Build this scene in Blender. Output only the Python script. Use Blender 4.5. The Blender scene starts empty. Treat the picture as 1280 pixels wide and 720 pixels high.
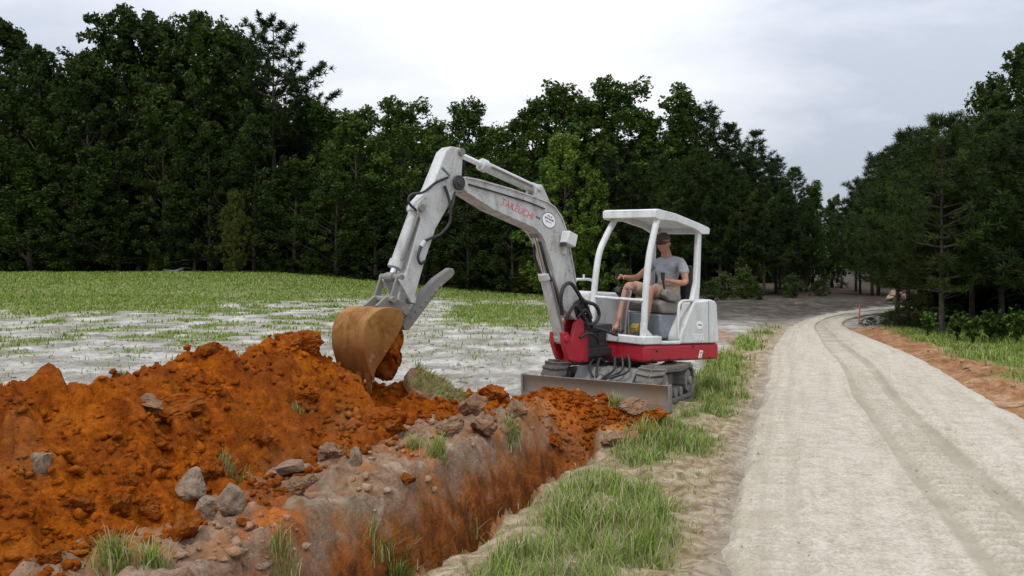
import bpy, bmesh, math, random
import numpy as np
from mathutils import Vector, Matrix

# ------------------------------------------------------------------ camera, sky, sun, exposure
scene = bpy.context.scene
COL = scene.collection
cam_data = bpy.data.cameras.new('camera')
cam_data.sensor_width = 36.0
cam_data.lens = 36.0 * 1000 / 1280
cam_data.shift_y = -25 / 1280
cam_data.clip_end = 2000
cam = bpy.data.objects.new('camera', cam_data)
COL.objects.link(cam)
cam.location = (0, 0, 1.45)
cam.rotation_euler = (math.radians(90), 0, 0)
scene.camera = cam

SUN_EL, SUN_AZ = math.radians(58), math.radians(-158)      # azimuth from +Y towards +X
world = bpy.data.worlds.new('World')
scene.world = world
world.use_nodes = True
wn, wl = world.node_tree.nodes, world.node_tree.links
wn.clear()
w_out = wn.new('ShaderNodeOutputWorld')
w_bg = wn.new('ShaderNodeBackground')
w_bg.inputs['Strength'].default_value = 0.1
sky = wn.new('ShaderNodeTexSky')
sky.sky_type = 'NISHITA'
sky.sun_disc = False
sky.sun_elevation = SUN_EL
sky.sun_rotation = SUN_AZ
sky.air_density = 1.0
sky.dust_density = 2.0
w_tc = wn.new('ShaderNodeTexCoord')
w_map = wn.new('ShaderNodeMapping')
w_map.inputs['Scale'].default_value = (1.0, 1.0, 3.2)
w_map.inputs['Location'].default_value = (0.35, 0.1, 0.55)
w_n1 = wn.new('ShaderNodeTexNoise')
w_n1.inputs['Scale'].default_value = 1.7
w_n1.inputs['Detail'].default_value = 8.0
w_n1.inputs['Roughness'].default_value = 0.56
w_n1.inputs['Distortion'].default_value = 0.35
w_r = wn.new('ShaderNodeValToRGB')
w_r.color_ramp.elements[0].position = 0.36
w_r.color_ramp.elements[0].color = (4.7, 5.15, 5.95, 1)
w_r.color_ramp.elements[1].position = 0.66
w_r.color_ramp.elements[1].color = (8.1, 8.2, 8.45, 1)
e = w_r.color_ramp.elements.new(0.5)
e.color = (6.5, 6.8, 7.4, 1)
w_mix = wn.new('ShaderNodeMixRGB')
w_mix.inputs['Fac'].default_value = 0.93
wl.new(w_tc.outputs['Generated'], w_map.inputs['Vector'])
wl.new(w_map.outputs['Vector'], w_n1.inputs['Vector'])
# thinner cloud low in the north, where the light breaks through
w_nrm = wn.new('ShaderNodeVectorMath')
w_nrm.operation = 'NORMALIZE'
wl.new(w_tc.outputs['Generated'], w_nrm.inputs[0])
w_dot = wn.new('ShaderNodeVectorMath')
w_dot.operation = 'DOT_PRODUCT'
w_dot.inputs[1].default_value = Vector((-0.04, 0.955, 0.29)).normalized()
wl.new(w_nrm.outputs[0], w_dot.inputs[0])
w_mr = wn.new('ShaderNodeMapRange')
w_mr.inputs['From Min'].default_value = 0.90
w_mr.inputs['From Max'].default_value = 1.0
w_mr.inputs['To Min'].default_value = -0.05
w_mr.inputs['To Max'].default_value = 0.13
wl.new(w_dot.outputs['Value'], w_mr.inputs['Value'])
w_add = wn.new('ShaderNodeMath')
w_add.operation = 'ADD'
wl.new(w_n1.outputs['Fac'], w_add.inputs[0])
wl.new(w_mr.outputs['Result'], w_add.inputs[1])
wl.new(w_add.outputs[0], w_r.inputs['Fac'])
wl.new(sky.outputs['Color'], w_mix.inputs['Color1'])
# an overcast sky is about twice as bright overhead as near the horizon
w_sep = wn.new('ShaderNodeSeparateXYZ')
wl.new(w_nrm.outputs[0], w_sep.inputs[0])
w_zen = wn.new('ShaderNodeMapRange')
w_zen.inputs['From Min'].default_value = 0.0
w_zen.inputs['From Max'].default_value = 1.0
w_zen.inputs['To Min'].default_value = 0.88
w_zen.inputs['To Max'].default_value = 2.5
wl.new(w_sep.outputs['Z'], w_zen.inputs['Value'])
w_mul = wn.new('ShaderNodeVectorMath')
w_mul.operation = 'SCALE'
wl.new(w_r.outputs['Color'], w_mul.inputs[0])
wl.new(w_zen.outputs['Result'], w_mul.inputs['Scale'])
wl.new(w_mul.outputs[0], w_mix.inputs['Color2'])
wl.new(w_mix.outputs['Color'], w_bg.inputs['Color'])
wl.new(w_bg.outputs['Background'], w_out.inputs['Surface'])

sun_data = bpy.data.lights.new('sun', 'SUN')
sun_data.energy = 1.5
sun_data.angle = math.radians(11)
sun_data.color = (1.0, 0.96, 0.9)
sun = bpy.data.objects.new('sun', sun_data)
COL.objects.link(sun)
sd = Vector((math.sin(SUN_AZ) * math.cos(SUN_EL), math.cos(SUN_AZ) * math.cos(SUN_EL), math.sin(SUN_EL)))
sun.rotation_euler = sd.to_track_quat('Z', 'Y').to_euler()
sun.location = (0, 0, 40)

scene.view_settings.view_transform = 'Standard'
scene.view_settings.look = 'None'
scene.view_settings.exposure = 0.1
scene.view_settings.gamma = 1.0
scene.view_settings.use_curve_mapping = False

R = random.Random(7)
RNG = np.random.default_rng(11)

# ------------------------------------------------------------------ noise
def _hash(ix, iy, seed):
    h = (ix.astype(np.int64) * 374761393 + iy.astype(np.int64) * 668265263 + seed * 974711) & 0xFFFFFFFF
    h = ((h ^ (h >> 13)) * 1274126177) & 0xFFFFFFFF
    return ((h ^ (h >> 16)) & 0xFFFFFF) / float(0xFFFFFF)

def noise(x, y, seed=0):
    ix, iy = np.floor(x), np.floor(y)
    fx, fy = x - ix, y - iy
    def g(dx, dy):
        a = _hash(ix + dx, iy + dy, seed) * 2 * np.pi
        return np.cos(a) * (fx - dx) + np.sin(a) * (fy - dy)
    u = fx * fx * fx * (fx * (fx * 6 - 15) + 10)
    v = fy * fy * fy * (fy * (fy * 6 - 15) + 10)
    a = g(0, 0) * (1 - u) + g(1, 0) * u
    b = g(0, 1) * (1 - u) + g(1, 1) * u
    return (a * (1 - v) + b * v) * 1.5

def fbm(x, y, scale, octaves=4, seed=0, gain=0.5):
    s, a, t = 0.0, 1.0, 0.0
    for k in range(octaves):
        s = s + a * noise(x * scale * 2 ** k + 13.7 * k, y * scale * 2 ** k - 7.1 * k, seed + k)
        t += a
        a *= gain
    return s / t

def lumps(x, y, scale, seed=0):
    """rounded lumps: 1 at the middle of a cell, 0 at its edge, each with a height of its own"""
    px, py = x * scale, y * scale
    ix, iy = np.floor(px), np.floor(py)
    best = np.full(np.shape(px), 9.0)
    hh = np.zeros(np.shape(px))
    for dx in (-1, 0, 1):
        for dy in (-1, 0, 1):
            cx = ix + dx + _hash(ix + dx, iy + dy, seed)
            cy = iy + dy + _hash(ix + dx, iy + dy, seed + 51)
            d = np.hypot(px - cx, py - cy)
            h = _hash(ix + dx, iy + dy, seed + 97)
            near = d < best
            best = np.where(near, d, best)
            hh = np.where(near, h, hh)
    return np.clip(1 - best * 1.25, 0, 1) ** 0.6 * hh

def S(a, b, x):
    t = np.clip((x - a) / (b - a), 0, 1)
    return t * t * (3 - 2 * t)

# ------------------------------------------------------------------ materials
def new_mat(name):
    m = bpy.data.materials.new(name)
    m.use_nodes = True
    nt = m.node_tree
    b = nt.nodes['Principled BSDF']
    return m, nt, b

def N(nt, kind, **kw):
    n = nt.nodes.new(kind)
    for k, v in kw.items():
        if k in n.inputs:
            n.inputs[k].default_value = v
        else:
            setattr(n, k, v)
    return n

def coords(nt, kind='Object'):
    return N(nt, 'ShaderNodeTexCoord').outputs[kind]

def nz(nt, vec, scale, detail=4, rough=0.55, dist=0.0):
    n = N(nt, 'ShaderNodeTexNoise', Scale=scale, Detail=detail, Roughness=rough, Distortion=dist)
    nt.links.new(vec, n.inputs['Vector'])
    return n.outputs['Fac']

def ramp(nt, fac, stops):
    r = N(nt, 'ShaderNodeValToRGB')
    el = r.color_ramp.elements
    while len(el) < len(stops):
        el.new(0.5)
    for q, (p, c) in zip(el, stops):
        q.position = p
        q.color = (*c, 1) if len(c) == 3 else c
    nt.links.new(fac, r.inputs['Fac'])
    return r.outputs['Color']

def mixc(nt, fac, a, b, blend='MIX'):
    m = N(nt, 'ShaderNodeMixRGB', blend_type=blend)
    for sock, v in ((m.inputs['Fac'], fac), (m.inputs['Color1'], a), (m.inputs['Color2'], b)):
        if hasattr(v, 'is_linked'):
            nt.links.new(v, sock)
        elif isinstance(v, (int, float)):
            sock.default_value = v
        else:
            sock.default_value = (*v, 1)
    return m.outputs['Color']

def mathn(nt, op, a, b=None, clamp=False):
    m = N(nt, 'ShaderNodeMath', operation=op, use_clamp=clamp)
    for sock, v in zip(m.inputs, (a, b)):
        if v is None:
            continue
        if hasattr(v, 'is_linked'):
            nt.links.new(v, sock)
        else:
            sock.default_value = v
    return m.outputs[0]

def bump(nt, b, height, strength, distance):
    n = N(nt, 'ShaderNodeBump', Strength=strength, Distance=distance)
    nt.links.new(height, n.inputs['Height'])
    nt.links.new(n.outputs['Normal'], b.inputs['Normal'])

def attr(nt, name):
    return N(nt, 'ShaderNodeAttribute', attribute_name=name)

def simple_mat(name, color, rough=0.6, metal=0.0, vary=0.25, scale=6.0, bump_s=0.0, spec=0.5):
    m, nt, b = new_mat(name)
    v = coords(nt)
    f = nz(nt, v, scale, 5, 0.6)
    dark = tuple(c * (1 - vary) for c in color)
    lite = tuple(min(1, c * (1 + vary)) for c in color)
    nt.links.new(ramp(nt, f, [(0.3, dark), (0.7, lite)]), b.inputs['Base Color'])
    b.inputs['Roughness'].default_value = rough
    b.inputs['Metallic'].default_value = metal
    b.inputs['Specular IOR Level'].default_value = spec
    if bump_s:
        bump(nt, b, nz(nt, v, scale * 6, 4), bump_s, 0.01)
    return m

def paint_mat(name, color, dirt=(0.20, 0.16, 0.12), amount=0.5, rough=0.45, dust_low=None, chips=True):
    """worn machine paint: streaky grime, scratches, dust"""
    m, nt, b = new_mat(name)
    v = coords(nt)
    mp = N(nt, 'ShaderNodeMapping')
    mp.inputs['Scale'].default_value = (1.0, 1.0, 0.35)
    nt.links.new(v, mp.inputs['Vector'])
    g1 = nz(nt, mp.outputs['Vector'], 7.0, 7, 0.68, 0.6)
    g2 = nz(nt, v, 38.0, 4, 0.6)
    g3 = nz(nt, v, 2.3, 3, 0.5)
    tone = ramp(nt, g3, [(0.3, tuple(c * 0.86 for c in color)), (0.7, color)])
    f1 = ramp(nt, g1, [(0.42, (0, 0, 0)), (0.66, (1, 1, 1))])
    f2 = ramp(nt, g2, [(0.42, (0.35,) * 3), (0.7, (1, 1, 1))])
    f = mixc(nt, 1.0, f1, f2, 'MULTIPLY')
    f = mathn(nt, 'MULTIPLY', f, amount, True)
    c = mixc(nt, f, tone, dirt)
    if chips:
        ch = ramp(nt, nz(nt, v, 24.0, 6, 0.72), [(0.665, (0, 0, 0)), (0.69, (1, 1, 1))])
        c = mixc(nt, mathn(nt, 'MULTIPLY', ch, 0.75), c, (0.09, 0.06, 0.045))
    nt.links.new(c, b.inputs['Base Color'])
    rr = mathn(nt, 'ADD', mathn(nt, 'MULTIPLY', f1, 0.3), rough, True)
    nt.links.new(rr, b.inputs['Roughness'])
    bump(nt, b, g1, 0.12, 0.01)
    return m

# ------------------------------------------------------------------ object helpers
def tag(o, label=None, cat=None, group=None, kind=None):
    if label:
        o['label'] = label
    if cat:
        o['category'] = cat
    if group:
        o['group'] = group
    if kind:
        o['kind'] = kind
    return o

def empty(name, loc=(0, 0, 0), rz=0.0, label=None, cat=None, group=None):
    o = bpy.data.objects.new(name, None)
    COL.objects.link(o)
    o.location = loc
    o.rotation_euler = (0, 0, rz)
    o.empty_display_size = 0.2
    return tag(o, label, cat, group)

def link_mesh(name, me, mat=None, parent=None):
    o = bpy.data.objects.new(name, me)
    COL.objects.link(o)
    if mat:
        me.materials.append(mat)
    if parent:
        o.parent = parent
    return o

def np_mesh(name, verts, quads=None, tris=None, smooth=False):
    """mesh from numpy arrays"""
    me = bpy.data.meshes.new(name)
    nq = 0 if quads is None else len(quads)
    ntr = 0 if tris is None else len(tris)
    me.vertices.add(len(verts))
    me.vertices.foreach_set('co', np.ascontiguousarray(verts, dtype=np.float32).ravel())
    loops = []
    if nq:
        loops.append(np.asarray(quads, dtype=np.int32).ravel())
    if ntr:
        loops.append(np.asarray(tris, dtype=np.int32).ravel())
    lv = np.concatenate(loops)
    me.loops.add(len(lv))
    me.loops.foreach_set('vertex_index', lv)
    me.polygons.add(nq + ntr)
    starts = np.concatenate([np.arange(nq) * 4, nq * 4 + np.arange(ntr) * 3]).astype(np.int32)
    me.polygons.foreach_set('loop_start', starts)
    if smooth:
        me.polygons.foreach_set('use_smooth', np.ones(nq + ntr, dtype=bool))
    me.update(calc_edges=True)
    me.validate()
    return me

def vfloat(me, name, arr):
    a = me.attributes.new(name, 'FLOAT', 'POINT')
    a.data.foreach_set('value', np.ascontiguousarray(arr, dtype=np.float32).ravel())

def vcolor(me, name, arr):
    a = me.attributes.new(name, 'FLOAT_COLOR', 'POINT')
    rgba = np.ones((len(arr), 4), dtype=np.float32)
    rgba[:, :3] = arr
    a.data.foreach_set('color', rgba.ravel())

class MB:
    """collects solids, then links them as one mesh object"""
    def __init__(self, warp=None):
        self.v, self.f, self.warp = [], [], warp
    def add(self, verts, faces):
        n = len(self.v)
        self.v += [tuple(p) for p in verts]
        self.f += [tuple(i + n for i in q) for q in faces]
        return self
    def box(self, c, size, rot=None):
        hx, hy, hz = (s / 2 for s in size)
        vs = [Vector((x * hx, y * hy, z * hz)) for x in (-1, 1) for y in (-1, 1) for z in (-1, 1)]
        if rot is not None:
            vs = [rot @ p for p in vs]
        c = Vector(c)
        return self.add([p + c for p in vs], [(0, 1, 3, 2), (4, 6, 7, 5), (0, 4, 5, 1), (2, 3, 7, 6), (0, 2, 6, 4), (1, 5, 7, 3)])
    def prism(self, poly, a, b, f=lambda u, v, w: (u, w, v)):
        """polygon (u, v) drawn out from w = a to w = b; f maps (u, v, w) to a point; default u = forward, v = up, w = sideways"""
        n = len(poly)
        vs = [f(u, v, a) for u, v in poly] + [f(u, v, b) for u, v in poly]
        fs = [tuple(range(n))[::-1], tuple(range(n, 2 * n))]
        fs += [(i, (i + 1) % n, n + (i + 1) % n, n + i) for i in range(n)]
        return self.add(vs, fs)
    def tube(self, pts, r, n=10, caps=True):
        pts = [Vector(p) for p in pts]
        rs = r if isinstance(r, (list, tuple)) else [r] * len(pts)
        t0 = (pts[1] - pts[0]).normalized()
        up = Vector((0, 0, 1)) if abs(t0.z) < 0.9 else Vector((1, 0, 0))
        a = t0.cross(up).normalized()
        vs, prev = [], t0
        for i, p in enumerate(pts):
            t = (pts[min(i + 1, len(pts) - 1)] - pts[max(i - 1, 0)]).normalized()
            q = prev.rotation_difference(t)
            a = (q @ a).normalized()
            b = t.cross(a).normalized()
            prev = t
            for k in range(n):
                g = 2 * math.pi * k / n
                vs.append(p + (a * math.cos(g) + b * math.sin(g)) * rs[i])
        fs = []
        for i in range(len(pts) - 1):
            for k in range(n):
                k2 = (k + 1) % n
                fs.append((i * n + k, i * n + k2, (i + 1) * n + k2, (i + 1) * n + k))
        if caps:
            fs.append(tuple(range(n))[::-1])
            m = (len(pts) - 1) * n
            fs.append(tuple(range(m, m + n)))
        return self.add(vs, fs)
    def ball(self, c, r, sx=1, sy=1, sz=1, n=10):
        vs, fs = [], []
        for i in range(n + 1):
            th = math.pi * i / n
            for k in range(2 * n):
                ph = math.pi * k / n
                vs.append((c[0] + r * sx * math.sin(th) * math.cos(ph), c[1] + r * sy * math.sin(th) * math.sin(ph), c[2] + r * sz * math.cos(th)))
        for i in range(n):
            for k in range(2 * n):
                k2 = (k + 1) % (2 * n)
                fs.append((i * 2 * n + k, (i + 1) * 2 * n + k, (i + 1) * 2 * n + k2, i * 2 * n + k2))
        return self.add(vs, fs)
    def build(self, name, mat, parent=None, bevel=0.0, seg=2, smooth=True, sharp=35):
        me = bpy.data.meshes.new(name)
        vs = [self.warp(*p) for p in self.v] if self.warp else self.v
        me.from_pydata([tuple(p) for p in vs], [], self.f)
        bm = bmesh.new()
        bm.from_mesh(me)
        bmesh.ops.remove_doubles(bm, verts=bm.verts, dist=1e-6)
        bmesh.ops.recalc_face_normals(bm, faces=bm.faces)
        bm.to_mesh(me)
        bm.free()
        if smooth:
            me.polygons.foreach_set('use_smooth', [True] * len(me.polygons))
            me.set_sharp_from_angle(angle=math.radians(sharp))
        o = link_mesh(name, me, mat, parent)
        if bevel:
            md = o.modifiers.new('bevel', 'BEVEL')
            md.width, md.segments, md.limit_method, md.angle_limit = bevel, seg, 'ANGLE', math.radians(40)
            md.harden_normals = False
        return o

def smooth_path(pts, n=6):
    """Catmull-Rom through the points"""
    P = [Vector(p) for p in pts]
    P = [P[0] * 2 - P[1]] + P + [P[-1] * 2 - P[-2]]
    out = []
    for i in range(1, len(P) - 2):
        a, b, c, d = P[i - 1:i + 3]
        for k in range(n):
            t = k / n
            out.append(0.5 * ((2 * b) + (c - a) * t + (2 * a - 5 * b + 4 * c - d) * t * t + (3 * b - a - 3 * c + d) * t ** 3))
    out.append(P[-2])
    return out
# ------------------------------------------------------------------ the lie of the land
LX = np.array([-9.0, 3.95, 4.5, 5.35, 6.0, 6.5, 7.2, 60.0])
def lip_right(Y):
    return -0.43 + 0.41 * (Y - 3.95) + 0.05 * noise(Y * 1.3, Y * 0 + 3.1, 5) + 0.02 * noise(Y * 6.0, Y * 0 + 1.1, 6)
def lip_left(Y):
    return -0.43 + 0.41 * (Y - 3.95) - 0.46 + 0.07 * noise(Y * 1.1, Y * 0 + 8.1, 7) + 0.025 * noise(Y * 5.0, Y * 0 + 4.1, 8)

ROAD_L = [(-2.0, -3.2), (0.5, 2.2), (0.93, 4.0), (1.45, 5.5), (2.6, 8.8), (4.9, 15.3), (6.9, 20.0), (9.4, 24.6), (13.4, 29.6), (22.0, 35.0), (40.0, 40.0)]
ROAD_R = [(2.5, -3.2), (3.6, 2.2), (4.05, 4.0), (4.45, 5.5), (5.2, 8.4), (6.5, 12.1), (7.6, 17.0), (8.35, 20.3), (9.9, 23.2), (12.7, 26.6), (22.5, 31.6), (41.0, 36.5)]
def resample(pts, n):
    p = np.array(pts, float)
    for _ in range(3):                       # corner cutting
        q = [p[0]]
        for a, b in zip(p[:-1], p[1:]):
            q += [a * 0.75 + b * 0.25, a * 0.25 + b * 0.75]
        p = np.array(q + [p[-1]])
    s = np.concatenate([[0], np.cumsum(np.hypot(*np.diff(p, axis=0).T))])
    return p, s / s[-1]
_pl, _sl = resample(ROAD_L, 1)
_pr, _sr = resample(ROAD_R, 1)
def road_pt(u, t):
    """u across 0..1, t along 0..1 (arrays)"""
    ax, ay = np.interp(t, _sl, _pl[:, 0]), np.interp(t, _sl, _pl[:, 1])
    bx, by = np.interp(t, _sr, _pr[:, 0]), np.interp(t, _sr, _pr[:, 1])
    return ax + (bx - ax) * u, ay + (by - ay) * u
def road_left_x(Y):
    return np.interp(Y, _pl[:, 1], _pl[:, 0])
def road_right_x(Y):
    return np.interp(Y, _pr[:, 1], _pr[:, 0])

def base_z(X, Y):
    z = 1.15 * S(14, 52, Y) * S(3, -16, X)
    z = z + 0.22 * S(20, 30, Y) * S(road_left_x(Y) - 0.2, road_left_x(Y) - 3.5, X) * S(2, 7, X)
    z = z + 0.12 * S(0.9, 3.5, X - road_right_x(Y)) * S(26, 19, Y) * S(8, 14, Y)
    z = z - 0.10 * S(1.2, 2.4, X) * S(8.0, 9.6, Y) * S(4.6, 3.0, X) * S(13, 10.5, Y)
    return z

def ground_z(X, Y, fine=True):
    X, Y = np.asarray(X, float), np.asarray(Y, float)
    z = base_z(X, Y)
    lr, ll = lip_right(Y), lip_left(Y)
    end = S(7.35, 6.1, Y)                    # 1 in the open trench, 0 past its end
    # raised crust on the far side of the trench, thrown up by the digging
    t = ll - X
    berm = (0.16 + 0.05 * noise(Y * 0.9, Y * 0 + 2.0, 21)) * S(-0.02, 0.14, t) * S(1.9, 0.7, t) * S(7.9, 6.6, Y)
    z = z + berm
    # near verge falls off a little to the trench
    z = z - 0.05 * S(0.25, 0.0, X - lr) * S(7.3, 6.5, Y) * (X > lr)
    jag = 0.03 * noise(X * 7, Y * 7, 22) + 0.02 * noise(X * 17, Y * 17, 23)
    inside = S(-0.02, 0.16, X - ll + jag) * S(-0.02, 0.13, lr - X + jag)
    depth = 0.85 * end
    z = z - depth * inside
    # loose clay pushed up to the blade from the end of the trench
    cx, cy = 0.62, 7.55
    rr = np.hypot((X - cx) * 0.88 + (Y - cy) * 0.35, (Y - cy) * 0.72 - (X - cx) * 0.2)
    z = z + 0.21 * S(0.95, 0.12, rr)
    if fine:
        sandy = S(lr - 1.5, lr - 2.0, X) + S(7.0, 9.5, Y)
        near = S(30, 9, Y)
        z = z + 0.035 * fbm(X, Y, 0.8, 3, 31)
        rough = np.clip(inside + S(0.9, 0.3, rr) + 0.55 * S(2.2, 0.3, t) * (t > -0.05), 0, 1)
        crusty = S(-0.02, 0.12, t) * S(1.9, 1.5, t) * S(8.0, 7.2, Y)
        z = z - near * S(-0.16, 0.0, -t) * S(0.35, 0.0, t) * 0.10 * np.clip(lumps(X, Y, 3.1, 17) + 0.4 * noise(X * 3, Y * 3, 18), 0, 1)
        z = z + near * crusty * (0.07 * lumps(X, Y, 4.2, 13) + 0.055 * lumps(X, Y, 9.0, 14) + 0.03 * lumps(X, Y, 21.0, 15) + 0.05 * fbm(X, Y, 2.6, 3, 16))
        z = z + near * rough * (0.045 * lumps(X, Y, 9.0, 3) + 0.03 * lumps(X, Y, 19.0, 4) + 0.03 * fbm(X, Y, 5, 3, 33))
        z = z + near * 0.018 * fbm(X, Y, 5.0, 3, 37)
        sh = S(0.0, 0.3, X - road_right_x(Y)) * S(1.6, 1.0, X - road_right_x(Y)) * S(21, 18, Y)
        z = z + sh * (0.09 * lumps(X, Y, 2.2, 45) + 0.06 * lumps(X, Y, 5.0, 46) + 0.04 * fbm(X, Y, 4, 3, 47))
        wl_ = S(0.0, 0.12, X - ll) * S(0.30, 0.12, X - ll) * S(7.2, 6.6, Y)
        z = z + wl_ * (0.16 * fbm(X * 0.6, Y, 3.5, 4, 38) + 0.10 * lumps(X, Y, 6.0, 39))
        z = z + 0.05 * np.clip(sandy, 0, 1) * S(45, 12, Y) * np.clip(fbm(X, Y * 1.6, 1.6, 4, 41), -0.3, 1)
        z = z + 0.035 * np.clip(sandy, 0, 1) * S(25, 9, Y) * lumps(X, Y, 5.0, 43)
    # bed of the road: the road sheet lies on it
    rl, rx = road_left_x(Y), road_right_x(Y)
    on = S(-0.15, 0.25, X - rl) * S(-0.15, 0.25, rx - X)
    z = z * (1 - on) + (base_z(X, Y) - 0.045) * on
    return z

# spoil heap: ridge line (x, y, height of the ridge above datum)
RIDGE_PX = [(-420, 500, 3.2), (-160, 492, 3.75), (0, 488, 4.26), (30, 474, 4.38), (60, 466, 4.5), (85, 470, 4.62), (112, 484, 4.78), (135, 478, 4.9), (160, 463, 5.02), (200, 459, 5.25),
            (240, 446, 5.5), (262, 431, 5.68), (285, 452, 5.85), (320, 437, 6.15), (350, 426, 6.4), (372, 425, 6.6), (396, 445, 6.85), (420, 466, 6.95),
            (440, 478, 7.0), (470, 482, 7.05), (510, 474, 7.2), (540, 478, 7.3), (565, 488, 7.4), (600, 496, 7.5), (640, 504, 7.6), (665, 516, 7.65)]
RIDGE = np.array([((px - 640) / 1000 * Y, Y, 1.45 - (py - 335) / 1000 * Y) for px, py, Y in RIDGE_PX])
def heap_z(X, Y, fine=True):
    best = np.full(np.shape(X), 1e9)
    hz = np.zeros(np.shape(X))
    side = np.zeros(np.shape(X))
    for a, b in zip(RIDGE[:-1], RIDGE[1:]):
        ex, ey = b[0] - a[0], b[1] - a[1]
        L2 = ex * ex + ey * ey
        t = np.clip(((X - a[0]) * ex + (Y - a[1]) * ey) / L2, 0, 1)
        dx, dy = X - a[0] - t * ex, Y - a[1] - t * ey
        d = np.hypot(dx, dy)
        m = d < best
        best = np.where(m, d, best)
        hz = np.where(m, a[2] + t * (b[2] - a[2]), hz)
        side = np.where(m, np.sign(ex * dy - ey * dx), side)      # + = field side
    wob = 0.16 * fbm(X, Y, 1.3, 3, 61)
    wid = np.where(side < 0, 0.28 + 1.22 * hz, 0.24 + 1.0 * hz)
    q = best / np.maximum(wid * (1 + wob), 0.05)
    prof = np.clip(1.02 - q, 0, 1.0)
    prof = prof ** 0.92
    h = hz * prof
    low = np.where(q < 1.02, 0.0, -0.10 * (q - 1.0))
    if fine:
        k = S(0.0, 0.25, prof)
        e = S(0.02, 0.2, best)
        h = h + k * e * 0.10 * fbm(X, Y, 1.7, 3, 63)
        h = h + k * (0.13 * lumps(X, Y, 3.3, 65) * e + 0.10 * lumps(X, Y, 7.0, 66) + 0.06 * lumps(X, Y, 14.0, 67) + 0.03 * lumps(X, Y, 25.0, 69) + 0.03 * fbm(X, Y, 11, 3, 68)) - k * 0.07
    return h + low

def at(px, Y):
    """ground point seen at column px (photo pixels) at distance Y"""
    x = (px - 640) / 1000 * Y
    return x, Y

def gz(x, y):
    return float(ground_z(np.array([x]), np.array([y]))[0])

# ------------------------------------------------------------------ ground sheet
def axis(fine0, fine1, step, lo, hi, grow=1.09):
    a = list(np.arange(fine0, fine1, step))
    s, x = step, a[-1]
    while x < hi:
        s = min(s * grow, 12)
        x += s
        a.append(x)
    s, x = step, a[0]
    pre = []
    while x > lo:
        s = min(s * grow, 12)
        x -= s
        pre.append(x)
    return np.array(pre[::-1] + a)
gx = axis(-3.4, 2.3, 0.024, -420, 420, 1.045)
gy = axis(2.6, 9.2, 0.024, -60, 700, 1.045)
XX, YY = np.meshgrid(gx, gy)
ZZ = ground_z(XX, YY)
nx, ny = len(gx), len(gy)
verts = np.stack([XX.ravel(), YY.ravel(), ZZ.ravel()], 1)
idx = np.arange(nx * ny).reshape(ny, nx)
quads = np.stack([idx[:-1, :-1].ravel(), idx[:-1, 1:].ravel(), idx[1:, 1:].ravel(), idx[1:, :-1].ravel()], 1)
me = np_mesh('ground', verts, quads, smooth=True)

# what the soil is, where (soil kinds, each with an edge of its own)
def tree_edge_y(X):
    """distance of the edge of the woods, for the field side"""
    return np.interp(X, [-60, -36, -20, -9, -3, 2, 7, 10], [56, 56, 54, 50, 44, 39, 33, 34])
def field_grass_mask(X, Y):
    n = fbm(X, Y, 0.22, 4, 71)
    n2 = fbm(X, Y * 1.5, 0.9, 3, 72)
    far = S(-2.0, 2.5, Y - np.interp(X, [-30, -14, -11, -7, -4, 0, 4], [20.5, 21.5, 25.5, 29, 33, 35, 36]) + 7 * n + 4 * n2)
    patch = S(1.0, 0.62, np.hypot((X + 0.2) / 2.3, (Y - 25.5) / 7.5) + 0.45 * n2)
    left = 0.95 * S(0.0, 0.16, n2 + 0.5 * n - 0.06) * S(-1.5, -5, X) * S(11.0, 15, Y)
    n3 = fbm(X, Y * 1.4, 2.2, 3, 73)
    far = far * S(-0.62, -0.1, n3 + 0.6 * S(30, 42, Y)) 
    left = np.maximum(left, 0.35 * S(0.0, 0.3, n2 + n3) * S(9.5, 13, Y) * S(3, 1, X))
    return np.clip(np.maximum(np.maximum(far, patch * S(-0.5, 0.0, n3)), left), 0, 1) * S(2.5, 4.5, road_left_x(Y) - X)
def verge_mask(X, Y):
    lr = lip_right(Y)
    on = S(-0.12, 0.0, X - lr) * S(-0.35, 0.1, road_left_x(Y) - X) * S(24, 18, Y)
    beyond = S(7.6, 8.3, Y)
    return np.where(Y > 7.4, S(0.9, 1.5, X) * on, on)
def verge_green(X, Y):
    n = fbm(X, Y, 1.3, 4, 75)
    p = S(1.0, 0.45, np.hypot((X - 0.62) / 0.62, (Y - 4.75) / 1.15) + 0.35 * n)           # the thick patch by the trench
    p = np.maximum(p, S(1.0, 0.4, np.hypot((X - 1.45) / 0.6, (Y - 6.7) / 0.75) + 0.5 * n))
    p = np.maximum(p, S(1.0, 0.4, np.hypot((X - 1.05) / 0.35, (Y - 6.3) / 0.5) + 0.5 * n))
    p = np.maximum(p, S(1.0, 0.5, np.hypot((X - 2.75 - 0.2 * (Y - 10)) / 0.75, (Y - 11.0) / 3.6) + 0.35 * n))
    p = np.maximum(p, S(1.0, 0.5, np.hypot((X - 0.1) / 0.35, (Y - 3.8) / 0.5) + 0.4 * n))
    p = np.maximum(p, S(1.0, 0.5, np.hypot((X - 4.5) / 0.5, (Y - 16.5) / 3.2) + 0.4 * n))
    p = np.maximum(p, 0.8 * S(0.05, 0.3, n - 0.05))
    fine = fbm(X, Y, 4.5, 3, 76)
    p = np.clip(p, 0, 1) * S(-0.55, 0.0, fine) + 0.16 * S(-0.1, 0.3, fine)
    return np.clip(p, 0, 1) * verge_mask(X, Y) * S(0.0, 0.35, road_left_x(Y) - X + 0.1 * n)
def roadside_mask(X, Y):
    """grass on the far side of the road"""
    t = X - road_right_x(Y)
    n = fbm(X, Y, 0.8, 3, 77)
    return S(0.4, 0.85, t + 0.5 * n) * S(19.5, 17.0, Y - 0.25 * (X - 9)) * S(6, 8, Y)

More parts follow.
